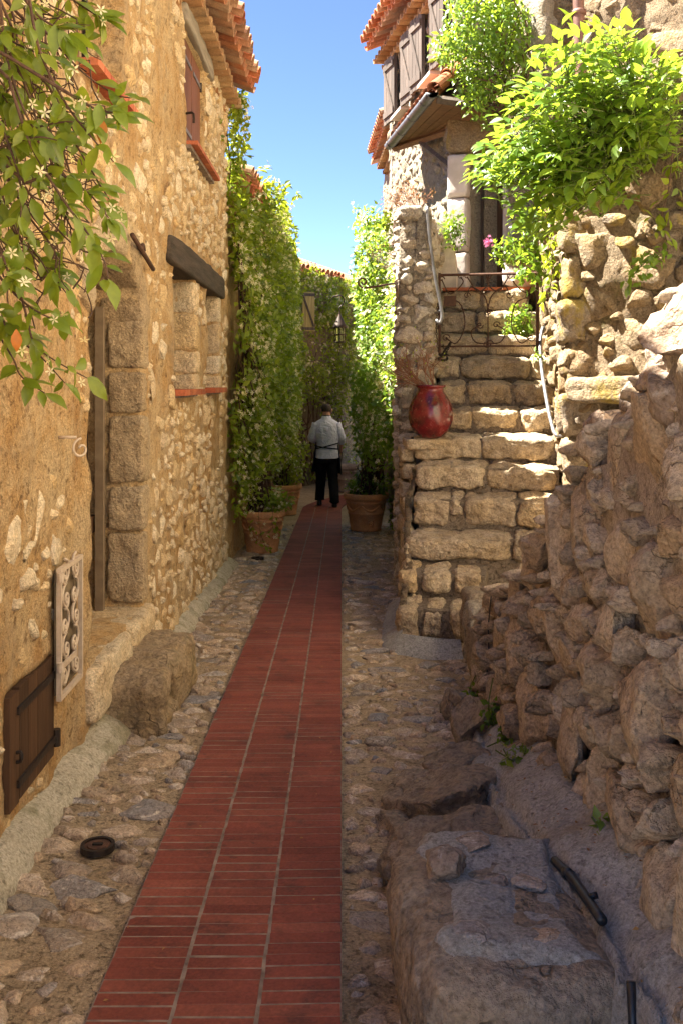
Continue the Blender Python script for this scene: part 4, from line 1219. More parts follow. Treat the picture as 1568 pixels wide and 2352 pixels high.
# ================================================================ PIER BESIDE THE STAIRS
pier = thing("stone_pier", "narrow rough stone pier and parapet between the lane and the stairs, behind the red jar", "wall", (0.7, 9.2, -0.35))
def ptop(a): return 3.17 + 0 * a
pf = Frame((0.525, 9.05), (0.815, 9.0), 1)               # face towards the viewer
pl = Frame((0.525, 9.05), (0.64, 11.2), -1)              # face towards the lane
pr = Frame((0.815, 9.0), (1.12, 10.9), 1)                # face towards the stairs
assert pf.nrm[1] < 0 and pl.nrm[0] < 0 and pr.nrm[0] > 0
pbt = MB()
q = np.array([(0.545, 9.08, 0), (0.795, 9.03, 0), (1.08, 10.9, 0), (0.66, 11.2, 0)])
pbt.hexa(np.concatenate([q + [0, 0, -0.7], q + [0, 0, 3.10]]))
pbt.build("core", M['pale_mortar'], pier)
for fr, sd in ((pf, 41), (pl, 42), (pr, 43)):
    topf = (lambda a: 3.17 - 0.05 * np.sin(a * 9)) if fr is pf else (lambda a: 3.15 - 0.10 * a)
    wall_panel("wall", fr, -0.75, 3.25, M['pale_mortar'], pier, 0.03, 0.030, 3.0, (), 0.10, sd, top=topf, off=-0.02)
    it = pack([(0.10, 0.3, 500), (0.062, 0.3, 1500), (0.036, 0.3, 2000)], lambda r: (r.uniform(0.03, fr.len - 0.03), r.uniform(-0.55, 3.1)),
              lambda a, z, ha, hz: ha < a + 0.05 and a + ha < fr.len + 0.05 and z + hz < 3.14, 0.93, sd, (1.0, 2.2))
    lay_stones(wall_stones(fr, it, (0.35, 0.8), (0.035, 0.065), sd), "stone", "small_stones", M['pier_stone'], pier, 95, 3, 2, sd)
rs3 = random.Random(77)
for k in range(9):
    block("cap_stone", M['pier_stone'], pier, (0.67 + 0.05 * (k // 2) + rs3.uniform(-.03, .03) + (0.07 if k % 2 else -0.07), 9.12 + 0.22 * k, 3.15 + rs3.uniform(-0.02, 0.03)), (0.12, 0.13, 0.06), 600 + k, n=9, rnd=5, amp=0.03)
for k in range(9):                                       # low part of the pier that carries the jar
    block("quoin", M['step_stone'], pier, (0.575 + 0.012 * (k % 2), 8.72 + 0.02 * (k % 3), -0.28 + 0.155 * k), (0.062, 0.17, 0.072), 620 + k, n=9, rnd=7, amp=0.014, freq=8)
block("jar_ledge", M['step_stone'], pier, (0.75, 8.66, 1.05), (0.21, 0.20, 0.055), 640, n=10, rnd=8, amp=0.012)

# ================================================================ WALL RIGHT OF THE STAIRS
swall = thing("stair_side_wall", "lichen-spotted rubble wall rising on the right of the stairs under the bright bush", "wall", (1.9, 8.5, -0.3))
CK = (1.77, 7.60)
fs = Frame(CK, (2.10, 10.75), -1)
fc = Frame(CK, (2.95, 6.45), 1)
assert fs.nrm[0] < 0 and fc.nrm[1] < 0
wall_panel("wall", fs, -0.8, 3.75, M['warm_mortar'], swall, 0.03, 0.035, 2.6, (), 0.3, 51, off=-0.03)
wall_panel("wall", fc, -0.8, 3.80, M['warm_mortar'], swall, 0.03, 0.04, 2.4, [('rect', 0.22, 0.46, 1.26, 1.46)], 0.3, 52, top=lambda a: 3.72 + 0.06 * np.sin(a * 8), off=-0.03)
q = np.array([(CK[0] + 0.15, CK[1] + 0.25), (2.2, 10.6), (4.2, 9.0), (3.1, 6.7)])
MB().hexa(np.concatenate([np.c_[q, np.full(4, -0.9)], np.c_[q, np.full(4, 3.68)]])).build("core", M['warm_mortar'], swall)
it = pack([(0.13, 0.3, 500), (0.08, 0.3, 1800), (0.045, 0.3, 3500)], lambda r: (r.uniform(0.03, fs.len), r.uniform(-0.2, 3.65)), None, 0.92, 53, (0.8, 1.7))
lay_stones(wall_stones(fs, it, (0.35, 0.85), (0.04, 0.085), 53), "stone", "small_stones", M['warm_stone'], swall, 130, 3, 2, 53)
it = pack([(0.17, 0.3, 260), (0.10, 0.3, 1000), (0.055, 0.3, 3000)], lambda r: (r.uniform(0.03, fc.len - 0.03), r.uniform(0.4, 3.7)),
          lambda a, z, ha, hz: not (0.2 - ha < a < 0.48 + ha and 1.24 - hz < z < 1.48 + hz), 0.95, 54, (0.9, 1.8))
lay_stones(wall_stones(fc, it, (0.3, 0.75), (0.05, 0.10), 54), "rubble_stone", "small_rubble", M['warm_stone'], swall, 165, 3, 2, 54)
block("ledge_slab", M['warm_stone'], swall, fc.w(0.42, 1.53, 0.04), (0.36, 0.10, 0.16), 660, fc.R, n=12, rnd=7, amp=0.025)
for k in range(10):
    block("corner_stone", M['warm_stone'], swall, np.array([CK[0] + 0.05, CK[1] + 0.05, 0.25 + 0.36 * k]), (0.10 + 0.04 * (k % 2), 0.12, 0.165), 670 + k, n=10, rnd=5, amp=0.03)

# ================================================================ FOREGROUND RUBBLE WALL
rw = thing("rubble_wall", "rough brown rubble wall of loose boulders in the right foreground, stepping up towards the viewer", "wall", (0.85, 3.6, -0.1))
RWY = np.array([1.2, 2.0, 2.55, 2.75, 2.95, 3.12, 3.55, 3.70, 4.05, 4.20, 4.65, 4.80, 5.30, 5.50])
RWT = np.array([1.95, 1.90, 1.86, 1.66, 1.62, 1.50, 1.44, 1.25, 1.05, 0.92, 0.78, 0.62, 0.50, 0.34])
fw = Frame((0.735, 5.55), (0.735, 1.0), 1)
if fw.nrm[0] > 0: fw = Frame((0.735, 5.55), (0.735, 1.0), -1)
def rtop(a): return np.interp(5.55 - np.asarray(a), RWY, RWT)
wall_panel("wall", fw, -0.5, 2.0, M['gap_shade_mortar'], rw, 0.02, 0.026, 3.2, (), 0.7, 61, top=lambda a: rtop(a) - 0.10, batter=0.075, off=-0.045, gain=0.6)
it = pack([(0.15, 0.25, 260), (0.105, 0.25, 1400), (0.070, 0.3, 3000), (0.045, 0.3, 6000), (0.028, 0.3, 6000)], lambda r: (r.uniform(0.02, 4.2), r.uniform(-0.2, 1.95)),
          lambda a, z, ha, hz: z + hz * 0.7 < rtop(a), 0.93, 63, (0.6, 1.35))
lay_stones(wall_stones(fw, it, (0.35, 1.0), (0.05, 0.10), 63, 0.075, -0.5), "stone", "small_stones", M['rubble'], rw, 285, 4, 2, 63)
# the loose boulders along its stepped top
caps = [  # u, v (centre in the picture), depth, half sizes, seed
    (1162, 1400, 5.15, (0.10, 0.15, 0.085), 1), (1216, 1320, 4.85, (0.10, 0.16, 0.10), 2), (1290, 1265, 4.25, (0.13, 0.17, 0.14), 3),
    (1352, 1010, 3.72, (0.11, 0.14, 0.12), 4), (1480, 935, 3.20, (0.17, 0.20, 0.15), 5), (1410, 1110, 3.5, (0.13, 0.16, 0.11), 6),
    (1545, 735, 2.60, (0.13, 0.17, 0.105), 7), (1510, 1050, 2.95, (0.13, 0.15, 0.10), 8), (1545, 1100, 2.70, (0.12, 0.14, 0.12), 9),
    (1330, 1330, 4.0, (0.12, 0.14, 0.12), 10), (1420, 1290, 3.5, (0.12, 0.15, 0.12), 11), (1500, 1240, 3.1, (0.11, 0.14, 0.13), 12),
    (1520, 845, 2.72, (0.12, 0.14, 0.08), 13), (1180, 1450, 5.3, (0.12, 0.16, 0.09), 14), (1445, 1190, 3.4, (0.12, 0.12, 0.09), 15)]
M['capstone'] = stone_mat('loose_grey_brown_boulder', [(0.27, 0.215, 0.175), (0.36, 0.30, 0.255), (0.30, 0.22, 0.165)], (0.11, 0.08, 0.06), (0.32, 0.19, 0.09), 0.35, 13, 0.9, 0.03, vein=(0.5, 0.45, 0.40))
for u, v, Y, h, sd in caps:
    c = P(u, v, Y); c[0] += 0.06
    Rr = rotn(sd * 1.7)
    bigrock("boulder", M['capstone'], rw, c, h, 700 + sd, 4, Rr, 14, 0.12, 0.6)
rs4 = random.Random(31)
for k in range(40):                                      # fill behind the outline
    Y = rs4.uniform(1.8, 5.2); x = rs4.uniform(0.95, 1.35); z = float(np.interp(Y, RWY, RWT)) - rs4.uniform(0.06, 0.2)
    V, F = ROCKS[3][rs4.randrange(NT_ROCK)]
    o = bpy.data.objects.new("boulder", rock_mesh(3, rs4.randrange(NT_ROCK), M['capstone'])); COL.objects.link(o); o.parent = rw
    o.location = Vector((x, Y, z)) - WORLD[rw.name]; o.rotation_euler = (rs4.uniform(-.4, .4), rs4.uniform(-.4, .4), rs4.uniform(0, 6)); o.scale = (rs4.uniform(.1, .2), rs4.uniform(.1, .18), rs4.uniform(.07, .12))
# bank behind the rubble wall
mb = MB()
yy = np.linspace(1.2, 5.4, 18)
mb.loft([np.array([(0.86, y, float(np.interp(y, RWY, RWT)) - 0.16), (1.3, y, float(np.interp(y, RWY, RWT)) - 0.12), (2.6, y + 0.2, float(np.interp(y, RWY, RWT)) - 0.15), (3.4, y + 0.3, -0.7), (0.95, y, -0.7)]) for y in yy])
bank = tag(mb.build("earth_bank", M['ground'], None, True), kind="structure")

# kerb stones and cement between the foot of the wall and the stairs
kerb = thing("kerb_stones", "short upright kerb of pale stones between the first step and the rubble wall", "kerb", (0.82, 5.7, -0.2))
for k, (x, y, z, h) in enumerate(((0.80, 5.55, -0.08, (0.055, 0.16, 0.13)), (0.82, 5.85, 0.0, (0.06, 0.17, 0.14)), (0.85, 6.18, 0.03, (0.07, 0.17, 0.17)), (0.79, 5.62, 0.10, (0.05, 0.15, 0.07)), (0.92, 6.5, 0.04, (0.12, 0.18, 0.18)))):
    block("stone", M['pale_stone'], kerb, (x, y, z), h, 720 + k, n=10, rnd=6, amp=0.025)
# cement apron curling round the first step
ap = []
for t in np.linspace(0, 1, 40):
    if t < 0.5:
        s = t / 0.5; cx, cy, nx, ny = 0.47 - 0.10 * math.sin(s * 1.4), 8.3 - 1.55 * s, -1.0, -0.15 - 0.6 * max(0, s - 0.8) * 5
    else:
        s = (t - 0.5) / 0.5; cx, cy, nx, ny = 0.375 + 0.42 * s, 6.75 - 0.20 * math.sin(s * 1.5), -0.35 * (1 - s), -1.0
    nn = unit((nx, ny)); g = float(G(cy))
    w = 0.07 + 0.03 * t
    ap.append(np.array([(cx - nn[0] * 0.06, cy - nn[1] * 0.06, g + 0.10), (cx + nn[0] * w * 0.3, cy + nn[1] * w * 0.3, g + 0.055), (cx + nn[0] * w, cy + nn[1] * w, g + 0.022), (cx + nn[0] * (w + 0.05), cy + nn[1] * (w + 0.05), g - 0.05)]))
tag(MB().loft(ap, closed=False).build("cement_apron", M['concrete'], None, True), kind="structure")

# ---- lower right: bedrock and cement ledge
def hill(name, mat, xs, ys, zf, seed, disp=0.02, freq=4.0, kind="structure"):
    return tag(sheet(name, xs, ys, zf, mat, disp, freq, seed), kind=kind)
def ledge_z(x, y):
    x = np.asarray(x, float); y = np.asarray(y, float)
    x = x + 0.05 * fbm(np.stack([x.ravel() * 4, y.ravel() * 4, x.ravel() * 0], 1), 4, 44).reshape(x.shape)
    b = np.interp(y, [1.4, 2.4, 2.8, 3.3, 3.8, 4.4, 5.2], [0.27, 0.25, 0.235, 0.15, 0.06, -0.05, -0.12])
    edge = np.interp(y, [1.4, 2.6, 2.95, 3.2, 3.7, 4.3, 5.2], [0.62, 0.60, 0.52, 0.52, 0.52, 0.58, 0.66])
    s = np.clip((x - edge + 0.05) / 0.09, 0, 1); s = s * s * (3 - 2 * s)
    groove = -0.035 * np.exp(-((x - edge - 0.06) / 0.02) ** 2)
    return (G(y) - 0.06) * (1 - s) + (b + 0.10 * np.clip((x - edge - 0.05) / 0.2, 0, 1)) * s + groove
hill("cement_ledge", M['concrete'], np.arange(0.40, 0.92, 0.012), np.arange(1.3, 5.25, 0.02), ledge_z, 71, 0.016, 7.0)
rk = thing("bedrock_outcrop", "dark grey bedrock slabs breaking out of the paving below the rubble wall", "rock outcrop", (0.42, 3.6, -0.12))
bigrock("slab", M['bedrock'], rk, (0.42, 4.00, -0.07), (0.26, 0.27, 0.13), 731, 5, rotn(-0.3), 9, 0.10, 0.8)
bigrock("slab", M['bedrock'], rk, (0.44, 3.42, -0.03), (0.30, 0.27, 0.155), 735, 5, rotn(0.35), 9, 0.10, 0.8)
bigrock("slab", M['bedrock'], rk, (0.30, 3.62, -0.15), (0.14, 0.34, 0.08), 733, 4, rotn(0.5), 9, 0.14, 0.7)
bigrock("slab", M['bedrock'], rk, (0.52, 4.40, -0.12), (0.18, 0.13, 0.09), 736, 4, rotn(0.5), 9, 0.12, 0.7)
bigrock("slab", M['bedrock'], rk, (0.63, 4.85, -0.09), (0.09, 0.14, 0.14), 737, 4, rotn(0.2), 9, 0.12, 0.7)
bigrock("slab", M['bedrock'], rk, (0.60, 5.2, -0.12), (0.07, 0.12, 0.10), 738, 4, rotn(0.2), 9, 0.12, 0.7)
blk = thing("cemented_boulder", "big boulder with a grey cement top in the right foreground", "boulder", (0.40, 2.4, -0.1))
block("rock", M['bedrock'], blk, (0.41, 2.62, 0.005), (0.255, 0.40, 0.225), 741, rotn(0.06), n=44, rnd=6, amp=0.020, freq=5.5)
def cap_z(x, y):
    x = np.asarray(x, float); y = np.asarray(y, float)
    q = np.stack([x.ravel() * 5, y.ravel() * 5, x.ravel() * 0], 1)
    x = x + 0.045 * fbm(q, 4, 45).reshape(x.shape); y = y + 0.06 * fbm(q, 4, 46).reshape(x.shape)
    r = np.maximum(np.abs((x - 0.43 - 0.06 * (2.6 - y)) / 0.215), np.abs((y - 2.64) / 0.37)) 
    return 0.243 - 0.8 * np.clip(r - 0.74, 0, 1) ** 1.5
co_ = sheet("cement_top", np.arange(0.17, 0.69, 0.008), np.arange(2.22, 3.05, 0.010), cap_z, M['concrete'], 0.012, 8.0, 74)
co_.parent = blk; co_.location = -WORLD[blk.name]; 
for k, (u, v, Y, h) in enumerate(((1027, 2010, 2.72, (0.058, 0.072, 0.045)), (1135, 2038, 2.66, (0.040, 0.036, 0.014)), (1215, 2040, 2.66, (0.050, 0.04, 0.012)), (1090, 1965, 2.88, (0.06, 0.05, 0.022)),
                                   (1090, 2150, 2.42, (0.075, 0.06, 0.016)), (1245, 2170, 2.40, (0.055, 0.045, 0.014)), (1160, 2240, 2.28, (0.06, 0.05, 0.02)))):
    p = P(u, v, Y); p[2] = float(cap_z(np.array(p[0]), np.array(p[1]))) + (0.018 if k == 0 else 0.0)
    bigrock("set_stone", M['capstone'] if k in (0, 1) else M['cobble'], blk, p, h, 750 + k, 4, rotn(k * 1.3), 10, 0.12, 0.6)
# black irrigation pipe
pp = smooth_path([P(1272, 1936, 2.78), P(1310, 1990, 2.68), P(1345, 2060, 2.56), P(1382, 2128, 2.44)], 14)
lz = ledge_z(pp[:, 0], pp[:, 1]); sl_ = np.polyfit(pp[:, 1], lz, 1); lz2 = np.polyval(sl_, pp[:, 1]); pp[:, 2] = lz2 + max(0, (lz - lz2).max()) + 0.022
pz = MB().tube(pp, 0.0135, 12)
pz.tube([pp[3], pp[4]], 0.0155, 12).tube([pp[9] + [0.004, 0, 0.006], pp[9] + [0.026, 0.0, 0.012]], 0.009, 8)
rooted(pz, "irrigation_pipe", M['black'], pp[0], "short black plastic pipe lying on the cement ledge beside the big boulder", "pipe", "black plastic pipes on the ledge", True)
p2 = smooth_path([P(1448, 2285, 2.2), P(1460, 2320, 2.14), P(1478, 2370, 2.05)], 6); p2[:, 2] = ledge_z(p2[:, 0], p2[:, 1]) + 0.02
rooted(MB().tube(p2, 0.011, 8), "irrigation_pipe", M['black'], p2[0], "stub of black plastic pipe at the bottom edge, in the groove of the ledge", "pipe", "black plastic pipes on the ledge", True)
pc = smooth_path([P(1140, 1368, 5.28), P(1133, 1440, 5.28), P(1134, 1500, 5.27), P(1128, 1565, 5.26)], 12); pc[:, 0] -= 0.03
rooted(MB().tube(pc, 0.0035, 5), "cable", M['black'], pc[-1], "thin black cable hanging down the end of the rubble wall by the stairs", "cable", None, True)

# drain covers
for (u, v, Y, r_, lab) in ((225, 1952, 3.63, 0.062, "round rusty drain cover with a slot in the left foreground paving"), (592, 1290, 11.0, 0.07, "small dark drain cover in the paving before the flower pots")):
    p = P(u, v, Y); p[2] = float(lane_z(np.array(p[0]), np.array(p[1]))) + 0.018
    d = thing("drain_cover", lab, "drain cover", p, "round drain covers")
    MB().lathe([(r_ * 0.80, 0.0), (r_ * 0.80, 0.012), (r_, 0.012), (r_ * 1.02, -0.01)], p, 28).build("rim", M['iron'], d)
    MB().lathe([(0.0, 0.007), (r_ * 0.30, 0.007), (r_ * 0.34, 0.0105), (r_ * 0.6, 0.0105), (r_ * 0.64, 0.006), (r_ * 0.78, 0.006)], p, 28).build("lid", M['rust'], d)
    MB().box(p + np.array([0, 0, 0.011]), (r_ * 0.3, r_ * 0.10, 0.003)).build("slot", M['dark'], d)

# ================================================================ IRON GATE, RAILS, CHAIN, SIGN BRACKET
gate = thing("iron_gate", "low wrought iron gate with scrolls across the upper stairs", "gate", P(1010, 800, 9.5))
gA, gB = P(1008, 632, 9.38), P(1233, 627, 9.20)
gz1, gz0 = gA[2], gA[2] - 0.70
gt3 = unit((gB - gA) * np.array([1, 1, 0])); gw = np.linalg.norm((gB - gA)[:2])
def gp(a, z): return np.array([gA[0] + gt3[0] * a, gA[1] + gt3[1] * a, gz0 + z])
for a, b, nme in ((gp(0, 0.70), gp(gw, 0.70), "top_rail"), (gp(0, 0.02), gp(gw, 0.02), "bottom_rail")):
    MB().tube([a, b], 0.014 if nme == "top_rail" else 0.010, 6).build(nme, M['rust'], gate)
for a in (0.0, gw):
    MB().tube([gp(a, -0.06), gp(a, 0.72)], 0.017 if a else 0.013, 6).build("post", M['rust'], gate)
def scr(pts, r0, a0, tn, r1=None, b0=None, tn2=None):
    m = MB(); m.tube(smooth_path(pts, 16), 0.006, 5)
    m.tube(spiral(pts[0], r0, a0, tn, gt3, TZ), 0.005, 5)
    m.tube(spiral(pts[-1], r1 or r0, b0 if b0 is not None else a0, tn2 or tn, gt3, TZ), 0.005, 5)
    m.build("scroll", M['rust'], gate, True)
for s in (0, 1):
    f = (lambda a: a) if s == 0 else (lambda a: gw - a)
    sg = 1 if s == 0 else -1
    scr([gp(f(0.06), 0.10), gp(f(0.16), 0.05), gp(f(0.24), 0.22), gp(f(0.20), 0.42), gp(f(0.08), 0.48)], 0.04, 0, 1.2 * sg, 0.04, 0, -1.2 * sg)
    scr([gp(f(0.47), 0.04), gp(f(0.34), 0.06), gp(f(0.30), 0.16), gp(f(0.38), 0.22)], 0.04, 0, 1.2 * sg, 0.035, 0, -1.2 * sg)
    scr([gp(f(0.47), 0.34), gp(f(0.42), 0.50), gp(f(0.30), 0.58), gp(f(0.26), 0.50)], 0.03, 0, 1.2 * sg, 0.035, 0, 1.1 * sg)
    scr([gp(f(0.02), 0.66), gp(f(0.10), 0.52), gp(f(0.22), 0.62), gp(f(0.20), 0.68)], 0.03, 0, 1.0 * sg, 0.03, 0, 1.0 * sg)
    scr([gp(f(0.26), 0.68), gp(f(0.36), 0.54), gp(f(0.46), 0.60), gp(f(0.46), 0.68)], 0.03, 0, 1.0 * sg, 0.03, 0, 1.0 * sg)
MB().tube([gp(gw / 2, 0.02), gp(gw / 2, 0.38)], 0.006, 5).build("bar", M['rust'], gate)
MB().box(gp(0.10, 0.45), (0.055, 0.02, 0.05)).build("lock_box", M['rust'], gate)
# chain hanging from the gate post
ch = MB()
chp = smooth_path([gp(-0.02, 0.42), gp(-0.03, 0.15), gp(0.0, -0.06), gp(0.06, 0.0), gp(0.10, 0.05), gp(0.05, -0.06), gp(-0.01, -0.10), gp(0.07, -0.10), gp(0.03, 0.04)], 70)
for i in range(len(chp) - 1):
    d = unit(chp[i + 1] - chp[i]); s = unit(np.cross(d, [0.3, 1, 0.2])) if i % 2 else unit(np.cross(d, np.cross(d, [0.3, 1, 0.2])))
    t = np.linspace(0, 2 * math.pi, 7)
    ch.tube(chp[i] + np.outer(np.cos(t) * 0.014, d) + np.outer(np.sin(t) * 0.008, s) - np.array([0, 0.025, 0]), 0.0035, 4, False)
rooted(ch, "chain", M['iron'], chp[6], "heavy rusty chain hanging at the left post of the iron gate", "chain", None, True)
# left handrail on the pier, right handrail on the side wall
hl = smooth_path([P(980, 474, 8.98), P(983, 520, 8.97), P(991, 590, 8.95), P(1000, 645, 8.93), P(1011, 700, 8.91), P(1014, 728, 8.90), P(1008, 742, 8.90), P(1001, 735, 8.92)], 30)
hr = thing("handrail", "bright steel handrail bending down the stairs side of the stone pier", "handrail", hl[-1], "steel handrails of the stairs")
MB().tube(hl, 0.016, 8).build("rail", M['steel'], hr, True)
for k in (3, 18):
    MB().tube([hl[k], hl[k] + np.array([-0.05, 0.10, -0.02])], 0.010, 6).build("bracket", M['steel'], hr)
hl = smooth_path([P(1245, 752, 9.3), P(1239, 790, 9.2), P(1243, 850, 8.9), P(1256, 930, 8.45), P(1266, 975, 8.2), P(1275, 998, 8.05), P(1293, 1000, 7.95)], 30)
hr = thing("handrail", "slim grey handrail fixed to the rubble wall right of the stairs, below the gate", "handrail", hl[-1], "steel handrails of the stairs")
MB().tube(hl, 0.0165, 8).build("rail", M['steel'], hr, True)
MB().tube([hl[0], hl[0] + np.array([0.12, 0.0, 0.02])], 0.012, 6).build("bracket", M['steel'], hr)
# pale boards leaning behind the pier
bd = thing("leaning_board", "pale rounded board leaning behind the stone pier at the head of the stairs", "board", P(1015, 665, 10.5))
c = P(1012, 590, 10.55)
m = MB(); prof = [(-0.10, -0.36), (0.10, -0.36), (0.085, 0.0), (0.05, 0.22), (-0.02, 0.34), (-0.10, 0.36)]
ring0 = np.array([(c[0] + a + 0.03, c[1] - 0.18 * z, c[2] + z) for a, z in prof]); 
m.loft([ring0, ring0 + np.array([0.02, 0.03, 0])]).build("panel", M['white'], bd)
m = MB(); ring1 = ring0 + np.array([0.035, -0.04, -0.09]); m.loft([ring1, ring1 + np.array([0.02, 0.03, 0])]).build("panel", M['white'], bd)
# scrolled sign bracket from the pier
br = MB()
bA, bB = P(918, 649, 9.3), P(836, 660, 9.3)
br.tube(smooth_path([bA, (bA + bB) / 2 + [0, 0, -0.004], bB + [0.03, 0, -0.004], bB], 12), 0.011, 6)
br.tube(spiral(bB + np.array([-0.012, 0, 0.050]), 0.052, -math.pi / 2, -1.35, np.array([1.0, 0, 0]), TZ), 0.010, 6)
rooted(br, "sign_bracket", M['rust'], bA, "iron bar with a scrolled end sticking out of the pier over the lane", "bracket", None, True)
iron_tag = MB().tube([P(946, 985 + 18, 8.5), P(946, 1018, 8.5)], 0.012, 8)
rooted(iron_tag, "metal_peg", M['iron'], P(946, 1018, 8.5), "short dark metal peg on the pier just below the red jar", "peg", None, True)

# ================================================================ RED JAR, POTS
jc = P(988, 990, 8.55); jc[2] = 1.107
jar = thing("red_jar", "glossy red glazed jar on the ledge beside the stairs holding dry twigs", "jar", jc)
prof = [(0.0, 0.0), (0.082, 0.0), (0.098, 0.010), (0.140, 0.045), (0.175, 0.10), (0.192, 0.16), (0.194, 0.215), (0.183, 0.275), (0.160, 0.33), (0.133, 0.372), (0.116, 0.398), (0.111, 0.415),
        (0.114, 0.430), (0.127, 0.440), (0.132, 0.449), (0.126, 0.459), (0.110, 0.459), (0.102, 0.44), (0.097, 0.40), (0.0, 0.39)]
MB().lathe(prof, jc, 48).build("jar_body", M['glaze'], jar, True)
MB().lathe([(0.0, 0.425), (0.06, 0.428), (0.100, 0.42)], jc, 20).build("soil", M['soil'], jar, True)

def twig_bush(mb, root, n, ln, spread, rr, lean=(0, 0, 0), up=0.8, depth=3, rad=0.007, seed=1, n0=5):
    r = np.random.RandomState(seed); tips = []
    def grow(p, d, L, rad_, lev):
        d = unit(d); q = [p]; dd = d
        for k in range(4):
            dd = unit(dd + r.normal(size=3) * 0.12 + np.array([0, 0, 0.03])); q.append(q[-1] + dd * L / 4)
        mb.tube(np.array(q), np.linspace(rad_, rad_ * 0.55, 5), 4, False)
        if lev == 0: tips.append((q[-1], dd)); return
        for k in range(r.randint(2, 4)):
            grow(q[r.randint(2, 5)], dd + r.normal(size=3) * 0.55, L * r.uniform(0.55, 0.8), rad_ * 0.6, lev - 1)
    for k in range(n):
        a = r.uniform(0, 2 * math.pi)
        d = np.array([math.cos(a) * spread, math.sin(a) * spread, up]) + np.array(lean) + r.normal(size=3) * 0.15
        grow(np.asarray(root, float) + np.array([math.cos(a), math.sin(a), 0]) * rr * r.uniform(0.2, 1), d, ln * r.uniform(0.7, 1.2), rad, depth)
    return tips
jt = jc + np.array([0, 0, 0.42])
tw = MB(); tips = twig_bush(tw, jt, 15, 0.25, 0.5, 0.06, (-0.75, -0.1, 0), 0.75, 3, 0.006, 3)
dpl = thing("dry_plant", "bare reddish twigs of a dried plant spilling left out of the red jar", "plant", jt)
tw.build("twigs", M['drytwig'], dpl, True)
tp = np.array([p for p, d in tips][::3]); td = np.array([d for p, d in tips][::3])
leaves("small_leaves", M['jleaf'], dpl, tp, td + np.random.RandomState(2).normal(size=td.shape) * 0.4, np.tile([0.2, -1, 0.4], (len(tp), 1)), np.full(len(tp), 0.022))
r_ = np.random.RandomState(8)
g = jt + r_.normal(size=(40, 3)) * np.array([0.05, 0.05, 0.008]) + np.array([0.05, 0, 0.02])
leaves("ground_leaves", M['sunleaf'], dpl, g, r_.normal(size=(40, 3)), np.tile([0, 0, 1.0], (40, 1)) + r_.normal(size=(40, 3)) * 0.3, r_.uniform(0.02, 0.035, 40))

def pot(name, label, base, R, H, mat, ornament=True, group="terracotta flower pots along the lane"):
    base = np.asarray(base, float)
    t = thing(name, label, "flower pot", base, group)
    r0 = R * 0.66
    f = lambda z: r0 + (R * 0.93 - r0) * z
    prof = [(0.0, 0.0), (r0, 0.0), (f(0.03) + 0.006, 0.02), (f(0.06), 0.06), (f(0.44), 0.44), (f(0.45) + 0.008, 0.455), (f(0.47) + 0.008, 0.475), (f(0.49), 0.49), (f(0.72), 0.72),
            (f(0.73) + 0.014, 0.735), (f(0.77) + 0.014, 0.77), (f(0.79), 0.785), (f(0.83), 0.83), (R * 0.985, 0.85), (R, 0.88), (R, 0.96), (R * 0.98, 1.0), (R * 0.90, 1.0), (R * 0.87, 0.95), (R * 0.85, 0.88)]
    MB().lathe([(r, z * H) for r, z in prof], base, 40).build("pot_body", mat, t, True)
    MB().lathe([(0.0, 0.915 * H), (R * 0.5, 0.92 * H), (R * 0.87, 0.90 * H)], base, 20).build("soil", M['soil'], t, True)
    if ornament:
        for k in range(6):                               # festoons in relief and a rosette
            m = MB(); a0 = k * math.pi / 3 + 0.26
            pts = []
            for s in np.linspace(0, 1, 11):
                a = a0 + s * math.pi / 3 * 0.92; z = (0.70 - 0.15 * math.sin(math.pi * s)) * H
                pts.append(base + np.array([(f(z / H) + 0.002) * math.cos(a), (f(z / H) + 0.002) * math.sin(a), z]))
            rad = 0.006 + 0.013 * np.sin(np.linspace(0, np.pi, 11)) * (0.8 + 0.2 * np.sin(np.arange(11) * 2.4))
            m.tube(pts, rad, 6); m.build("festoon", mat, t, True)
        for k in range(3):
            a = -math.pi / 2 + k * 2 * math.pi / 3 + 0.25; z = 0.24 * H; rr = f(0.24)
            c = base + np.array([rr * math.cos(a), rr * math.sin(a), z]); tt = np.array([-math.sin(a), math.cos(a), 0])
            m = MB(); th = np.linspace(0, 2 * math.pi, 17)
            m.tube(c + np.outer(np.cos(th) * 0.045, tt) + np.outer(np.sin(th) * 0.045, TZ), 0.006, 5, False)
            for j in range(6):
                an = j * math.pi / 3; m.tube([c, c + tt * math.cos(an) * 0.036 + TZ * math.sin(an) * 0.036], 0.007, 4)
            m.build("rosette", mat, t, True)
    return t
p1 = P(603, 1268, 11.6); p1[2] = G(11.6) + 0.012
pot("flower_pot", "nearest terracotta pot on the left, trailing jasmine over its front", p1, 0.275, 0.49, M['pot'])
p2 = P(655, 1170, 16.0); p2[2] = G(16.0) + 0.012
pot("flower_pot", "left terracotta pot set further back, beside the walking man", p2, 0.275, 0.49, M['pot'])
p3 = P(840, 1208, 13.8); p3[2] = G(13.8) + 0.012
pot("flower_pot", "terracotta pot with garland relief standing alone on the right of the path", p3, 0.315, 0.52, M['pot'])
p4 = np.array([0.10, 20.4, float(G(20.4)) + 0.012])
pot("flower_pot", "dull far terracotta pot half hidden behind the walking man", p4, 0.26, 0.55, M['greypot'], False)
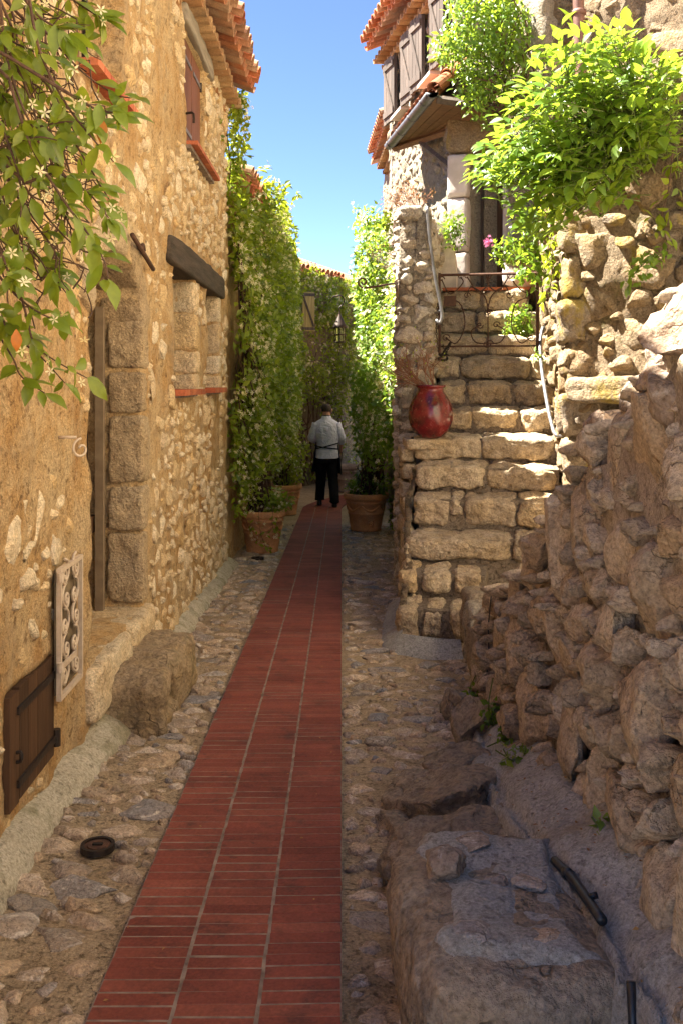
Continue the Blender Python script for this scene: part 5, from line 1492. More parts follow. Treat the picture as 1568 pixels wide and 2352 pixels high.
# dark folded thing behind the right pot
dk = thing("folded_stand", "dark blue-black folded stand leaning behind the right terracotta pot", "stand", (0.50, 18.2, float(G(18.2))))
c = np.array([0.36, 18.2, float(G(18.2))])
MB().box(c + [0.0, 0, 0.40], (0.10, 0.05, 0.16), np.array([[0.87, 0, 0.5], [0, 1, 0], [-0.5, 0, 0.87]])).build("panel", M['black'], dk)
MB().tube([c + [-0.12, 0, 0], c + [0.12, 0, 0.62]], 0.016, 6).build("leg", M['steel'], dk)
MB().tube([c + [0.14, 0, 0], c + [-0.02, 0, 0.5]], 0.016, 6).build("leg", M['black'], dk)

# ================================================================ LANTERN
lc = P(780, 787, 20.3)
lan = thing("street_lantern", "black iron lantern with a conical cap hanging before the jasmine wall", "lantern", lc)
ap_ = lambda prof, n, nm, mt, sm=False, par=lan: MB().lathe([(r, z) for r, z in prof], lc, n).build(nm, mt, par, sm)
ap_([(0.0, 0.0), (0.115, 0.0), (0.12, 0.015), (0.10, 0.025), (0.0, 0.03)], 8, "base", M['iron'])
gl = ap_([(0.095, 0.025), (0.108, 0.31)], 8, "glass", M['glass'])
for k in range(8):
    a = k * math.pi / 4
    MB().tube([lc + [0.10 * math.cos(a), 0.10 * math.sin(a), 0.02], lc + [0.113 * math.cos(a), 0.113 * math.sin(a), 0.32]], 0.009, 4).build("glazing_bar", M['iron'], lan)
ap_([(0.104, 0.15), (0.111, 0.15), (0.113, 0.175), (0.106, 0.175)], 8, "band", M['iron'])
ap_([(0.15, 0.305), (0.155, 0.315), (0.12, 0.375), (0.075, 0.47), (0.03, 0.56), (0.015, 0.60), (0.014, 0.66)], 16, "cap", M['iron'], True)
hk = smooth_path([lc + [0, 0, 0.66], lc + [-0.01, 0, 0.72], lc + [0.05, 0, 0.78], lc + [0.09, 0.0, 0.88], lc + [0.03, 0.0, 0.97], lc + [-0.08, 0.05, 0.97], lc + [-0.14, 0.5, 0.98], lc + [-0.2, 1.6, 1.0], lc + [-0.25, 2.6, 1.0]], 30)
MB().tube(hk, 0.014, 6).build("bracket", M['iron'], lan, True)
# ================================================================ PLANTS
def wander(p0, p1, r, n=10, amp=0.06):
    t = np.linspace(0, 1, n)[:, None]
    q = p0 * (1 - t) + p1 * t
    return smooth_path(q + r.normal(size=q.shape) * amp * np.sin(np.pi * t), n * 2)

def foliage(parent, n, sampler, mat, size, seed, out, name="foliage", droop=0.35, flowers=0, fsize=0.022, tpl=LEAF_LO, fout=0.03):
    r = np.random.RandomState(seed)
    pts, outs = sampler(r, n)
    m = len(pts)
    D = r.normal(size=(m, 3)) * 0.75 + outs * 0.35 + np.array([0, 0, -droop])
    Nn = outs * 0.9 + np.array([0, 0, 0.75]) + r.normal(size=(m, 3)) * 0.55
    leaves(name, mat, parent, pts, D, Nn, r.uniform(size[0], size[1], m), tpl)
    if flowers:
        pts, outs = sampler(r, flowers)
        pts = np.repeat(pts + outs * fout, 4, 0) + r.normal(size=(len(pts) * 4, 3)) * 0.030; outs = np.repeat(outs, 4, 0)
        m = len(pts)
        Nn = outs + r.normal(size=(m, 3)) * 0.5 + np.array([0, -0.35, 0.15])
        D = np.cross(Nn, r.normal(size=(m, 3)))
        leaves("flowers", M['petal'], parent, pts, D, Nn, r.uniform(0.7, 1.25, m) * fsize, STAR)

# ---- jasmine over the low house on the left: a thick irregular mantle from the pots up to the eaves
def jl_thick(y, z):
    q = np.stack([y * 0.9, z * 0.9, y * 0], 1)
    n = fbm(q, 4, 3) + 0.6 * fbm(q * 2.6 + 4, 3, 6)
    th = 0.10 + 0.20 * np.clip((y - 10.6) / 3.5, 0, 1) + 0.22 * np.clip((y - 11.5) / 3.5, 0, 1) * np.exp(-((z - 1.9) / 0.95) ** 2) + 0.13 * n
    th = th * np.clip(0.55 + 0.35 * (z + 0.4), 0.45, 1.0) + 0.26 * np.clip((z - 2.9) / 0.6, 0, 1) * np.clip((y - 11.0) / 1.5, 0, 1) * (y < 13.6)
    return np.clip(np.where(y > 16.6, np.minimum(th, 0.19), th) + 0.05, 0.05, 0.44)
def jl_dens(y, z):
    q = np.stack([y * 1.7, z * 1.7, y * 0 + 5], 1)
    n = fbm(q, 4, 8)
    top = 3.74 + 0.35 * fbm(np.stack([y * 1.5, y * 0, y * 0], 1), 3, 4) + 0.25 * (y > 15)
    d = (z < top) * 1.0
    low = np.clip((z - (0.15 + 0.35 * np.clip(1 - np.abs(y - 13.4) / 1.6, 0, 1))) / 0.9, 0, 1); d = d * (z > np.where(y < 12.3, 0.12, -0.25))
    stems = np.clip((y - 10.35) / 0.5, 0.25, 1)
    return d * (0.12 + 0.88 * low) * stems * np.clip(0.75 + 1.1 * n, 0.05, 1)
def jl_sample(r, n):
    y = 10.30 + 11.6 * r.uniform(size=n * 3) ** 1.25; z = r.uniform(-0.5, 4.15, n * 3)
    k = r.uniform(size=n * 3) < jl_dens(y, z)
    y, z = y[k][:n], z[k][:n]
    th = jl_thick(y, z)
    d = th * (1 - 0.55 * r.uniform(size=len(y)) ** 1.4) + r.normal(size=len(y)) * 0.025
    p = np.stack([LX + 0.02 + d, y, z], 1)
    return p, np.tile([0.85, -0.45, 0.1], (len(y), 1))
jas = thing("jasmine_climber", "mantle of white-flowering jasmine covering the low house on the left", "climber", (LX + 0.2, 12.0, -0.4))
foliage(jas, 25000, jl_sample, M['jleaf'], (0.065, 0.120), 5, None, flowers=2700, fsize=0.027)
rsh = np.random.RandomState(91); shp, sho = [], []
stw = MB()
for k in range(95):
    y_, z_ = rsh.uniform(10.7, 16.5), rsh.uniform(0.5, 3.9)
    th_ = float(jl_thick(np.array([y_]), np.array([z_]))[0])
    q0 = np.array([LX + th_ * 0.8, y_, z_]); q1 = q0 + np.array([rsh.uniform(0.10, 0.24), rsh.uniform(-0.25, 0.1), rsh.uniform(-0.15, 0.25)]); q2 = q1 + np.array([rsh.uniform(0.0, 0.08), rsh.uniform(-0.12, 0.05), rsh.uniform(-0.24, 0.06)])
    ps = smooth_path([q0, q1, q2], 9); stw.tube(ps, 0.003, 4, False)
    for p_ in ps[2:]:
        for s_ in range(2): shp.append(p_ + rsh.normal(size=3) * 0.02); sho.append(rsh.normal(size=3) * 0.6 + np.array([0.5, -0.3, 0.1]))
shp, sho = np.array(shp), np.array(sho)
leaves("loose_shoots", M['jleaf'], jas, shp, sho, np.array([0.5, -0.5, 0.8]) + rsh.normal(size=shp.shape) * 0.4, rsh.uniform(0.06, 0.11, len(shp)), LEAF_HI)
stw.build("shoot_stem", M['greenstem'], jas, True)["kind"] = "stuff"
r_ = np.random.RandomState(14)
mb = MB()
for k in range(110):
    if r_.uniform() < 0.65:
        y0 = 11.1 + r_.uniform(-0.3, 0.9); yb = p1
    else:
        y0 = 15.6 + r_.uniform(-0.5, 0.6); yb = p2
    base = np.array([yb[0] + r_.uniform(-0.17, 0.08), yb[1] + r_.uniform(-0.12, 0.22), yb[2] + 0.45])
    z1 = r_.uniform(0.9, 3.2); y1 = y0 + r_.normal() * 0.5 - (0.25 if y0 < 13 else 0)
    y1 = max(y1, 10.35)
    th = float(jl_thick(np.array([y1]), np.array([z1]))[0])
    mb.tube(wander(base, np.array([LX + 0.04 + th * r_.uniform(0.2, 0.8), y1, z1]), r_, 8, 0.07), r_.uniform(0.005, 0.011), 4, False)
mb.build("stem", M['vine'], jas, True)["kind"] = "stuff"
# the shoot that climbs the corner of the first house to its eave
def tuft_line(pa, rad, dens):
    pa = np.asarray(pa, float)
    def s(r, n):
        t = r.uniform(0, len(pa) - 1.001, n); i = t.astype(int); f = (t - i)[:, None]
        c = pa[i] * (1 - f) + pa[i + 1] * f
        o = r.normal(size=(n, 3)); o /= np.linalg.norm(o, axis=1)[:, None]
        return c + o * (rad * r.uniform(size=n) ** 0.5)[:, None], o * 0.7 + np.array([0.4, -0.5, 0.2])
    return s
cl = thing("jasmine_shoot", "thin jasmine shoots climbing the corner of the ochre house to its eave", "climber", (LX + 0.08, 10.45, 2.9))
pa = [P(520, 470, 10.45), P(530, 380, 10.45), P(522, 300, 10.4), P(540, 240, 10.45), P(555, 225, 10.5)]
foliage(cl, 420, tuft_line(pa, 0.13, 1), M['jleaf'], (0.06, 0.10), 21, None, flowers=14)
pa2 = [P(545, 250, 10.5), P(556, 300, 10.5), P(552, 360, 10.5), P(540, 420, 10.5)]
foliage(cl, 260, tuft_line(pa2, 0.10, 1), M['jleaf'], (0.06, 0.10), 22, None, name="hanging_foliage", flowers=8)
pa3 = [P(494, 245, 9.7), P(497, 285, 9.75), P(500, 330, 9.9)]
foliage(cl, 50, tuft_line(pa3, 0.06, 1), M['jleaf'], (0.06, 0.09), 23, None, name="side_foliage")
MB().tube(smooth_path(pa, 20), 0.008, 5).build("stem", M['vine'], cl, True)

# ---- jasmine on the end wall
def je_sample(r, n):
    a = r.uniform(0.3, f3.len, n * 3); z = r.uniform(-0.6, 4.4, n * 3)
    nn = fbm(np.stack([a * 1.2, z * 1.2, a * 0], 1), 4, 12)
    low = np.clip((z - 0.6) / 1.0, 0.12, 1)
    k = (r.uniform(size=n * 3) < low * np.clip(0.8 + 0.9 * nn, 0.05, 1)) & (z < 3.92 + 0.16 * nn)
    a, z, nn = a[k][:n], z[k][:n], nn[k][:n]
    d = (0.18 + 0.16 * nn + 0.30 * np.exp(-((z - 1.75) / 0.6) ** 2 - ((a - 2.2) / 0.9) ** 2)) * (1 - 0.7 * r.uniform(size=len(a)) ** 1.5) + 0.04
    p = f3.w(a, z, np.clip(d, 0.03, 0.6))
    k2 = ~((np.abs(p[:, 0] - ys_c[0]) < 0.22) & (np.abs(p[:, 2] - ys_c[2]) < 0.46) & (p[:, 1] < ys_c[1] + 0.5))
    p = p[k2]
    return p, np.tile(f3.n3 * 0.9 + np.array([0, -0.2, 0.1]), (len(p), 1))
jae = thing("jasmine_climber", "darker jasmine hanging over the end wall behind the lantern", "climber", (-0.3, 22.5, -0.7))
foliage(jae, 13000, je_sample, M['jleaf'], (0.07, 0.125), 31, None, flowers=650, fsize=0.030)
mb = MB()
for k in range(26):
    a = r_.uniform(0.8, 3.6)
    mb.tube(wander(f3.w(a, -0.7, 0.12), f3.w(a + r_.normal() * 0.5, r_.uniform(0.8, 2.6), 0.15), r_, 8, 0.10), r_.uniform(0.006, 0.014), 4, False)
mb.build("stem", M['vine'], jae, True)["kind"] = "stuff"

# ---- jasmine on the right, from the single pot up the back of the pier
def jr_sample(r, n):
    y = r.uniform(10.2, 16.5, n * 3); z = r.uniform(-0.15, 4.1, n * 3)
    nn = fbm(np.stack([y * 1.1, z * 1.3, y * 0 + 2], 1), 4, 15)
    top = 3.05 - 0.10 * (y - 12) + 0.55 * nn + 0.55 * np.exp(-((y - 12.6) / 0.5) ** 2)
    lowlim = np.where(y < 12.6, 0.2 + (12.6 - y) * 0.3, np.where(y > 14.6, 0.55 + 0.25 * (y - 14.6), 0.42))
    k = (z < top) & (z > lowlim) & (r.uniform(size=n * 3) < np.clip(0.75 + 1.0 * nn, 0.05, 1) * np.clip((z - lowlim) / 0.6, 0.15, 1))
    y, z, nn = y[k][:n], z[k][:n], nn[k][:n]
    xw = np.where(y < 11.2, 0.64, 0.64 + 0.0 * y)
    th = 0.10 + 0.26 * np.exp(-((y - 13.4) / 1.5) ** 2) + 0.22 * nn + 0.06 * np.exp(-((z - 2.2) / 1.0) ** 2)
    x = xw - np.clip(th, 0.04, 0.5) * (1 - 0.75 * r.uniform(size=len(y)) ** 1.5)
    return np.stack([x, y, z], 1), np.tile([-0.8, -0.4, 0.3], (len(y), 1))
jar_r = thing("jasmine_climber", "sunlit jasmine growing from the right pot up behind the stone pier", "climber", (0.4, 13.8, 0.0))
foliage(jar_r, 10500, jr_sample, M['sunleaf'], (0.055, 0.105), 41, None, flowers=600, fsize=0.026)
mb = MB()
for k in range(70):
    base = p3 + np.array([r_.uniform(-.15, .2), r_.uniform(-.15, .3), 0.45])
    mb.tube(wander(base, np.array([r_.uniform(0.42, 0.62), 13.6 + r_.normal() * 0.7, r_.uniform(0.7, 2.4)]), r_, 8, 0.08), r_.uniform(0.004, 0.010), 4, False)
mb.build("stem", M['vine'], jar_r, True)["kind"] = "stuff"
sh = [np.array([0.52, 12.7, 3.0]), np.array([0.50, 12.6, 3.4]), np.array([0.55, 12.5, 3.7])]
foliage(jar_r, 420, tuft_line(sh, 0.12, 1), M['jleaf'], (0.05, 0.09), 43, None, name="shoot")

# ---- pot planting
def ball(c, rad, up=0.6):
    c = np.asarray(c, float); rad = np.asarray(rad, float)
    def s(r, n):
        o = r.normal(size=(n, 3)); o /= np.linalg.norm(o, axis=1)[:, None]
        return c + o * rad * (r.uniform(size=(n, 1)) ** 0.45), o * 0.7 + np.array([0, -0.3, up])
    return s
pt = thing("jasmine_plant", "leafy jasmine trailing out of the nearest left pot", "plant", p1 + [0, 0, 0.45])
foliage(pt, 380, ball(p1 + [0.10, -0.02, 0.60], (0.27, 0.22, 0.15)), M['jleaf'], (0.055, 0.095), 51, None, flowers=18)
for k, (dx, ln) in enumerate(((-0.19, 0.34), (-0.02, 0.44), (0.14, 0.30))):
    y_ = -math.sqrt(max(0.29 ** 2 - dx ** 2, 0.01)) 
    l0 = p1 + np.array([dx, y_, 0.49]); l1 = p1 + np.array([dx * 0.7 + 0.09, y_ * 0.95, 0.49 - ln])
    foliage(pt, 15, tuft_line([l0, (l0 + l1) / 2 + [0.02, -0.01, 0], l1], 0.04, 1), M['jleaf'], (0.05, 0.085), 60 + k, None, name="trailing_shoot", flowers=3)
    MB().tube(smooth_path([l0 + [0, 0.1, 0.04], l0, (l0 + l1) / 2 - [0.03, 0, 0], l1], 8), 0.002, 4).build("stem", M['vine'], pt, True)
pt = thing("jasmine_plant", "jasmine filling the left pot that stands further back", "plant", p2 + [0, 0, 0.45])
foliage(pt, 900, ball(p2 + [0.02, -0.02, 0.85], (0.33, 0.3, 0.5)), M['jleaf'], (0.055, 0.095), 52, None, flowers=40)
pt = thing("jasmine_plant", "low jasmine sprays in the lone pot on the right", "plant", p3 + [0, 0, 0.48])
foliage(pt, 650, ball(p3 + [0.05, 0.0, 0.62], (0.34, 0.28, 0.22)), M['sunleaf'], (0.05, 0.09), 53, None, flowers=26)
foliage(pt, 60, tuft_line([p3 + [0.33, -0.08, 0.5], p3 + [0.38, -0.1, 0.2], p3 + [0.36, -0.1, 0.05]], 0.06, 1), M['sunleaf'], (0.05, 0.08), 54, None, name="trailing_shoot", flowers=4)

# ---- dry growth on top of the pier, ferns, small plants
mb = MB(); tips = twig_bush(mb, (0.66, 9.25, 3.18), 16, 0.16, 0.5, 0.12, (-0.35, 0, 0), 0.7, 3, 0.0035, 12)
dg = thing("dry_plant", "dry brown weeds growing on the top of the stone pier", "plant", (0.66, 9.25, 3.18))
mb.build("twigs", M['drytwig'], dg, True)
tp = np.array([p for p, d in tips]); leaves("dry_leaves", M['dryleaf'], dg, tp, r_.normal(size=tp.shape), r_.normal(size=tp.shape), r_.uniform(0.015, 0.03, len(tp)))
mb = MB(); tips = twig_bush(mb, (0.56, 9.9, 2.75), 14, 0.15, 0.5, 0.10, (-0.6, -0.2, 0.0), 0.5, 3, 0.0035, 14)
dg = thing("grey_shrub", "grey dry shrub hanging over the lane side of the pier top", "plant", (0.56, 9.9, 2.75))
mb.build("twigs", M['greystem'], dg, True)
tp = np.array([p for p, d in tips]); leaves("grey_leaves", M['dryleaf'], dg, tp, r_.normal(size=tp.shape), r_.normal(size=tp.shape), r_.uniform(0.012, 0.025, len(tp)))

def small_plant(name, label, c, rad, n, mat, size, seed, group=None, flower=None, stems=5):
    c = np.asarray(c, float)
    t = thing(name, label, "plant", c, group)
    foliage(t, n, ball(c + [0, 0, rad[2] * 0.7], rad), mat, size, seed, None)
    mb = MB(); r = np.random.RandomState(seed)
    for k in range(stems):
        mb.tube(smooth_path([c, c + r.normal(size=3) * np.array(rad) * 0.4 + [0, 0, rad[2] * 0.5], c + r.normal(size=3) * np.array(rad) * 0.7 + [0, 0, rad[2]]], 6), 0.003, 4, False)
    mb.build("stem", M['greenstem'], t, True)
    if flower is not None:
        leaves("flower", M['pink'], t, flower + r.normal(size=(40, 3)) * 0.022, r.normal(size=(40, 3)), r.normal(size=(40, 3)) + [0, -1, 0.3], np.full(40, 0.02), STAR)
    return t
small_plant("shrub", "small green shrub growing from the landing wall left of the canopy door", P(1040, 560, 10.35), (0.15, 0.15, 0.22), 260, M['sunleaf'], (0.04, 0.07), 81)
small_plant("flowering_plant", "bright green plant with a pink flower head beside the upper gate", P(1175, 606, 10.0), (0.22, 0.18, 0.18), 300, M['sunleaf'], (0.04, 0.08), 82, None, P(1121, 556, 9.9))
small_plant("fern", "fern leaning over the upper steps behind the gate scrolls", P(1192, 775, 9.75), (0.16, 0.12, 0.20), 260, M['sunleaf'], (0.04, 0.08), 83)
small_plant("weed", "tuft of weeds in the right end of the step below the gate", P(1238, 830, 9.1), (0.07, 0.06, 0.07), 50, M['sunleaf'], (0.03, 0.05), 84)
wd = [(1105, 1610, 5.2, "leafy weed at the far foot of the rubble wall", 0.06), (1145, 1665, 4.7, "spreading weed by the bend of the cement ledge", 0.07), (1180, 1700, 4.35, "small weed with flat leaves against the wall foot", 0.05),
      (1205, 1770, 3.9, "weed straggling along the ledge above the bedrock slab", 0.06), (1352, 1490, 3.8, "single two-leaved sprout in the middle of the rubble wall", 0.035), (1412, 1930, 2.85, "green sprig low on the rubble wall above the pipe", 0.04)]
for k, (u, v, Y, lab, s) in enumerate(wd):
    c = P(u, v, Y); c[0] -= 0.03
    small_plant("weed", lab, c, (s, s, s), 24 + int(s * 500), M['sunleaf'], (0.028, 0.05), 90 + k, "weeds at the foot of the rubble wall")

# ---- the big bright bush on the wall: compound sprays of large leaves
bush = thing("wisteria_bush", "large bright green bush spilling over the wall top above the stairs", "bush", P(1430, 330, 7.1))
rb2 = np.random.RandomState(17)
lobes = [((1450, 230), (125, 120), 5), ((1330, 130), (110, 80), 2), ((1390, 110), (60, 60), 1), ((1330, 290), (190, 110), 6), ((1210, 350), (120, 70), 4), ((1125, 385), (55, 32), 0.8), ((1350, 395), (90, 75), 3),
         ((1260, 420), (60, 70), 1.8), ((1240, 240), (110, 70), 2.5), ((1500, 160), (60, 60), 1.5), ((1225, 500), (32, 55), 0.7), ((1430, 55), (25, 30), 0.4), ((1500, 280), (70, 50), 1.5)]
wts = np.array([l[2] for l in lobes]); wts = wts / wts.sum()
LP, LD, LN, LS = [], [], [], []
twg = MB()
root = P(1440, 330, 7.0)
for k in range(560):
    (cu, cv), (ru, rv), _ = lobes[rb2.choice(len(lobes), p=wts)]
    a = rb2.uniform(0, 2 * math.pi); rr = math.sqrt(rb2.uniform(0.02, 1))
    tip = P(cu + ru * rr * math.cos(a), cv + rv * rr * math.sin(a), 6.75 + rb2.uniform(-0.55, 0.35))
    d = tip - root; d = unit(unit(d) + np.array([-0.25, -0.45, 0.25]) + rb2.normal(size=3) * 0.45)
    L = rb2.uniform(0.20, 0.34); st = tip - d * L
    up = unit(np.array([-0.35, -0.25, 1.0]) + rb2.normal(size=3) * 0.35)
    side = unit(np.cross(d, up))
    n = rb2.randint(2, 4)
    sz = rb2.uniform(0.085, 0.135)
    twg.tube([st - d * 0.06, st, tip], [0.004, 0.0035, 0.002], 4, False)
    if k % 3 == 0:
        twg.tube(wander(root + rb2.normal(size=3) * 0.12, st - d * 0.05, rb2, 6, 0.08), [0.010 - 0.0005 * i for i in range(12)], 5, False)
    for j in range(n):
        q = st + (tip - st) * (j + 0.3) / n
        for s in (-1, 1):
            LP.append(q); LD.append(d * 0.55 + side * s * 0.85 + np.array([0, 0, -0.25])); LN.append(up + rb2.normal(size=3) * 0.2); LS.append(sz * rb2.uniform(0.75, 1.0))
    LP.append(tip); LD.append(d + np.array([0, 0, -0.2])); LN.append(up); LS.append(sz * 1.15)
LP, LD, LN, LS = map(np.array, (LP, LD, LN, LS))
order = np.argsort(LP[:, 1])
for i in order[:295]:
    leaf_obj("leaf", M['sunleaf'], bush, LP[i], LD[i], LN[i], LS[i])
rest = order[295:]
leaves("foliage", M['sunleaf'], bush, LP[rest], LD[rest], LN[rest], LS[rest], LEAF_HI)
twg.build("stem", M['greenstem'], bush, True)["kind"] = "stuff"
# darker trailing leaves under it, down the corner of the wall
tr = thing("trailing_ivy", "dark ivy strands hanging below the bright bush down the stair wall", "climber", P(1215, 520, 8.6))
pa = [P(1190, 450, 8.3), P(1215, 520, 8.35), P(1222, 600, 8.4), P(1218, 640, 8.4)]
foliage(tr, 300, tuft_line(pa, 0.15, 1), M['sunleaf'], (0.05, 0.10), 101, None, tpl=LEAF_HI)
pa = [P(1255, 420, 8.0), P(1262, 500, 7.9), P(1268, 600, 7.8), P(1258, 690, 7.8)]
foliage(tr, 120, tuft_line(pa, 0.10, 1), M['jleaf'], (0.05, 0.10), 102, None, name="hanging_foliage", tpl=LEAF_HI)
MB().tube(smooth_path(pa, 12), 0.005, 4).build("stem", M['vine'], tr, True)
sp = thing("ivy_sprig", "small ivy sprig hanging across the rubble face below the bush, on the right", "climber", P(1500, 590, 6.9))
pa = [P(1528, 575, 6.85), P(1490, 595, 6.85), P(1455, 630, 6.95), P(1440, 665, 7.0)]
foliage(sp, 70, tuft_line(pa, 0.07, 1), M['sunleaf'], (0.05, 0.085), 103, None, tpl=LEAF_HI)
MB().tube(smooth_path(pa, 12), 0.004, 4).build("stem", M['greenstem'], sp, True)
sp = thing("ivy_sprig", "dark ivy strand with sparse leaves hanging at the right edge under the bush", "climber", P(1540, 420, 6.8))
pa = [P(1545, 330, 6.75), P(1535, 430, 6.75), P(1518, 500, 6.8), P(1530, 555, 6.8)]
foliage(sp, 34, tuft_line(pa, 0.10, 1), M['jleaf'], (0.06, 0.10), 104, None, tpl=LEAF_HI)
MB().tube(smooth_path(pa, 12), 0.004, 4).build("stem", M['vine'], sp, True)

# ---- ivy on the shuttered house above the canopy
ivy = thing("wall_ivy", "yellow-green ivy mass on the shuttered house above the door canopy", "climber", P(1120, 180, 10.4))
lob2 = [((1110, 60), (95, 75), 4), ((1060, 110), (70, 55), 2), ((1130, 150), (80, 70), 3), ((1170, 60), (50, 80), 2), ((1080, 200), (45, 50), 1.2), ((1130, 240), (60, 55), 1.5), ((1020, 110), (35, 35), 0.6), ((1190, 190), (45, 70), 1.2), ((1100, 0), (80, 50), 2)]
w2 = np.array([l[2] for l in lob2]); w2 = w2 / w2.sum()
def ivy_s(r, n):
    k = r.choice(len(lob2), n, p=w2); o = []
    for i in k:
        (cu, cv), (ru, rv), _ = lob2[i]; a = r.uniform(0, 2 * math.pi); q = math.sqrt(r.uniform())
        o.append(P(cu + ru * q * math.cos(a), cv + rv * q * math.sin(a), 10.15 + r.uniform(-0.45, 0.30)))
    return np.array(o), np.tile([-0.6, -0.55, 0.35], (n, 1))
foliage(ivy, 3200, ivy_s, M['sunleaf'], (0.05, 0.095), 111, None, tpl=LEAF_HI)
mb = MB()
for k in range(26):
    mb.tube(wander(P(1180, 250, 10.5), ivy_s(r_, 1)[0][0], r_, 8, 0.12), 0.007, 4, False)
mb.build("stem", M['vine'], ivy, True)["kind"] = "stuff"

# ---- glossy jasmine hanging into the top left corner, close to the viewer
hv = thing("hanging_jasmine", "close jasmine vine with glossy leaves and white flowers hanging in the top left corner", "climber", P(40, 300, 2.75))
rv = np.random.RandomState(23)
strands = [[(40, -60), (75, 30), (120, 90), (190, 165), (262, 215), (300, 225)], [(60, -50), (90, 110), (150, 235), (215, 320), (262, 372)], [(70, 60), (120, 200), (170, 320), (228, 420), (258, 468)],
           [(20, 180), (70, 330), (140, 450), (205, 540), (240, 600), (250, 640)], [(-20, 280), (40, 400), (110, 500), (180, 570), (235, 585)], [(-30, 520), (30, 620), (60, 720), (80, 790), (130, 830), (200, 868)],
           [(-20, 40), (60, 200), (90, 330), (60, 470)], [(110, -60), (170, 0), (215, 30), (240, 45)], [(-30, 430), (40, 540), (100, 600), (118, 612)], [(-30, 600), (40, 680), (95, 720), (148, 742)],
           [(-30, 120), (30, 170), (100, 210), (140, 300)], [(-20, 330), (60, 300), (150, 280), (230, 290)], [(10, -40), (40, 90), (30, 240), (60, 380), (30, 520)], [(-30, 700), (30, 770), (90, 815), (150, 880)],
           [(150, 210), (220, 250), (280, 262)], [(60, 420), (130, 400), (200, 440), (250, 500)], [(30, -50), (60, 20), (130, 40), (190, 90)], [(-30, 230), (20, 330), (50, 440), (40, 560)], [(-30, 20), (10, 80), (60, 110), (110, 130)]]
strands += [[(u - 40 - 0.25 * u + 12 * math.sin(v * .05), v + 35) for u, v in s] for s in strands[:12]]
stm = MB(); HP = []
for si, s in enumerate(strands):
    Y0 = 2.75 + rv.uniform(-0.28, 0.30)
    pts = smooth_path([P(u, v, Y0 + rv.uniform(-0.04, 0.04)) for u, v in s], 26)
    stm.tube(pts, np.linspace(0.0046, 0.0016, len(pts)), 5)
    stm.tube(smooth_path([np.array([LX + 0.01, pts[0][1] + 0.12, pts[0][2] + 0.22]), (np.array([LX, pts[0][1] + 0.1, pts[0][2] + 0.3]) + pts[0]) / 2, pts[0]], 8), 0.005, 5)
    m = len(pts); k = 3 + si % 2
    while k < m:
        d = unit(pts[min(k + 1, m - 1)] - pts[k - 1])
        side = unit(np.cross(d, unit(np.array([rv.normal() * 0.8, -1, 0.3 + rv.normal() * 0.5]))))
        for sgn in (-1, 1):
            if rv.uniform() < 0.12: continue
            dd = d * 0.7 + side * sgn * 0.8 + np.array([0.12, -0.1, -0.25]) + rv.normal(size=3) * 0.34
            HP.append((pts[k] + rv.normal(size=3) * 0.006, dd, np.array([0.3, -0.55, 0.75]) + rv.normal(size=3) * 0.35, rv.uniform(0.032, 0.088)))
        k += 1 if rv.uniform() < 0.35 else (2 if rv.uniform() < 0.7 else 4)
    dl = unit(pts[-1] - pts[-2])
    HP.append((pts[-1], dl + np.array([0.1, 0, 0.1]), np.array([0.3, -0.5, 0.8]), 0.085))
for i in range(120):                                     # tangle of bare thin stems behind
    u0, v0 = rv.uniform(-60, 130), rv.uniform(-60, 560)
    a = P(u0, v0, 2.95 + rv.uniform(-.2, .35)); b = P(u0 + rv.uniform(0, 150), v0 + rv.uniform(40, 260), 2.95 + rv.uniform(-.2, .35))
    stm.tube(wander(a, b, rv, 7, 0.035), rv.uniform(0.0012, 0.0028), 4, False)
rv.shuffle(HP)
for p, d, n, s in HP[:299]:
    leaf_obj("leaf", M['nleaf'], hv, p, d, n, s)
if HP[299:]:
    q = HP[299:]; leaves("foliage", M['nleaf'], hv, np.array([a[0] for a in q]), np.array([a[1] for a in q]), np.array([a[2] for a in q]), np.array([a[3] for a in q]), LEAF_HI)
leaf_obj("orange_leaf", M['orangeleaf'], hv, P(38, 755, 2.6), (0.02, 0, -1), (0.3, -1, 0.1), 0.062)
leaf_obj("orange_leaf", M['orangeleaf'], hv, P(232, 268, 2.6), (0.05, 0, -1), (0.5, -1, 0.1), 0.07)
stm.build("stem", M['vine'], hv, True)["kind"] = "stuff"
fp = []
for i in range(75):
    p, d, n, s = HP[rv.randint(len(HP))]
    fp.append(p + rv.normal(size=3) * 0.03 + np.array([0.01, -0.02, 0]))
fp = np.array(fp)
leaves("flowers", M['petal'], hv, fp, rv.normal(size=fp.shape), np.array([0.2, -1, 0.2]) + rv.normal(size=fp.shape) * 0.5, rv.uniform(0.014, 0.021, len(fp)), STAR)

# fallen leaves on the ground and ledge
r5 = np.random.RandomState(5)
n = 260
x = np.concatenate([r5.uniform(0.55, 0.80, 120), r5.uniform(-1.05, 0.6, 140)]); y = np.concatenate([1.9 + 3.2 * r5.uniform(size=120), 2.2 + 9 * r5.uniform(size=140)])
z = np.where(np.arange(n) < 120, ledge_z(x, y) + 0.022, lane_z(x, y) + 0.024)
leaves("fallen_leaves", M['dryleaf'], None, np.stack([x, y, z], 1), r5.normal(size=(n, 3)) * [1, 1, 0.1], r5.normal(size=(n, 3)) * 0.3 + [0, 0, 1], r5.uniform(0.008, 0.020, n))

# ================================================================ THE WALKING MAN (seen from behind)
MX, MY = -0.262, 17.3
MZ = float(G(MY)) + 0.019
man = thing("person", "man walking away in a pale chef jacket, black trousers and a dark apron", "person", (MX, MY, MZ))
def L3(*p): return np.array(p, float) + np.array([MX, MY, MZ])
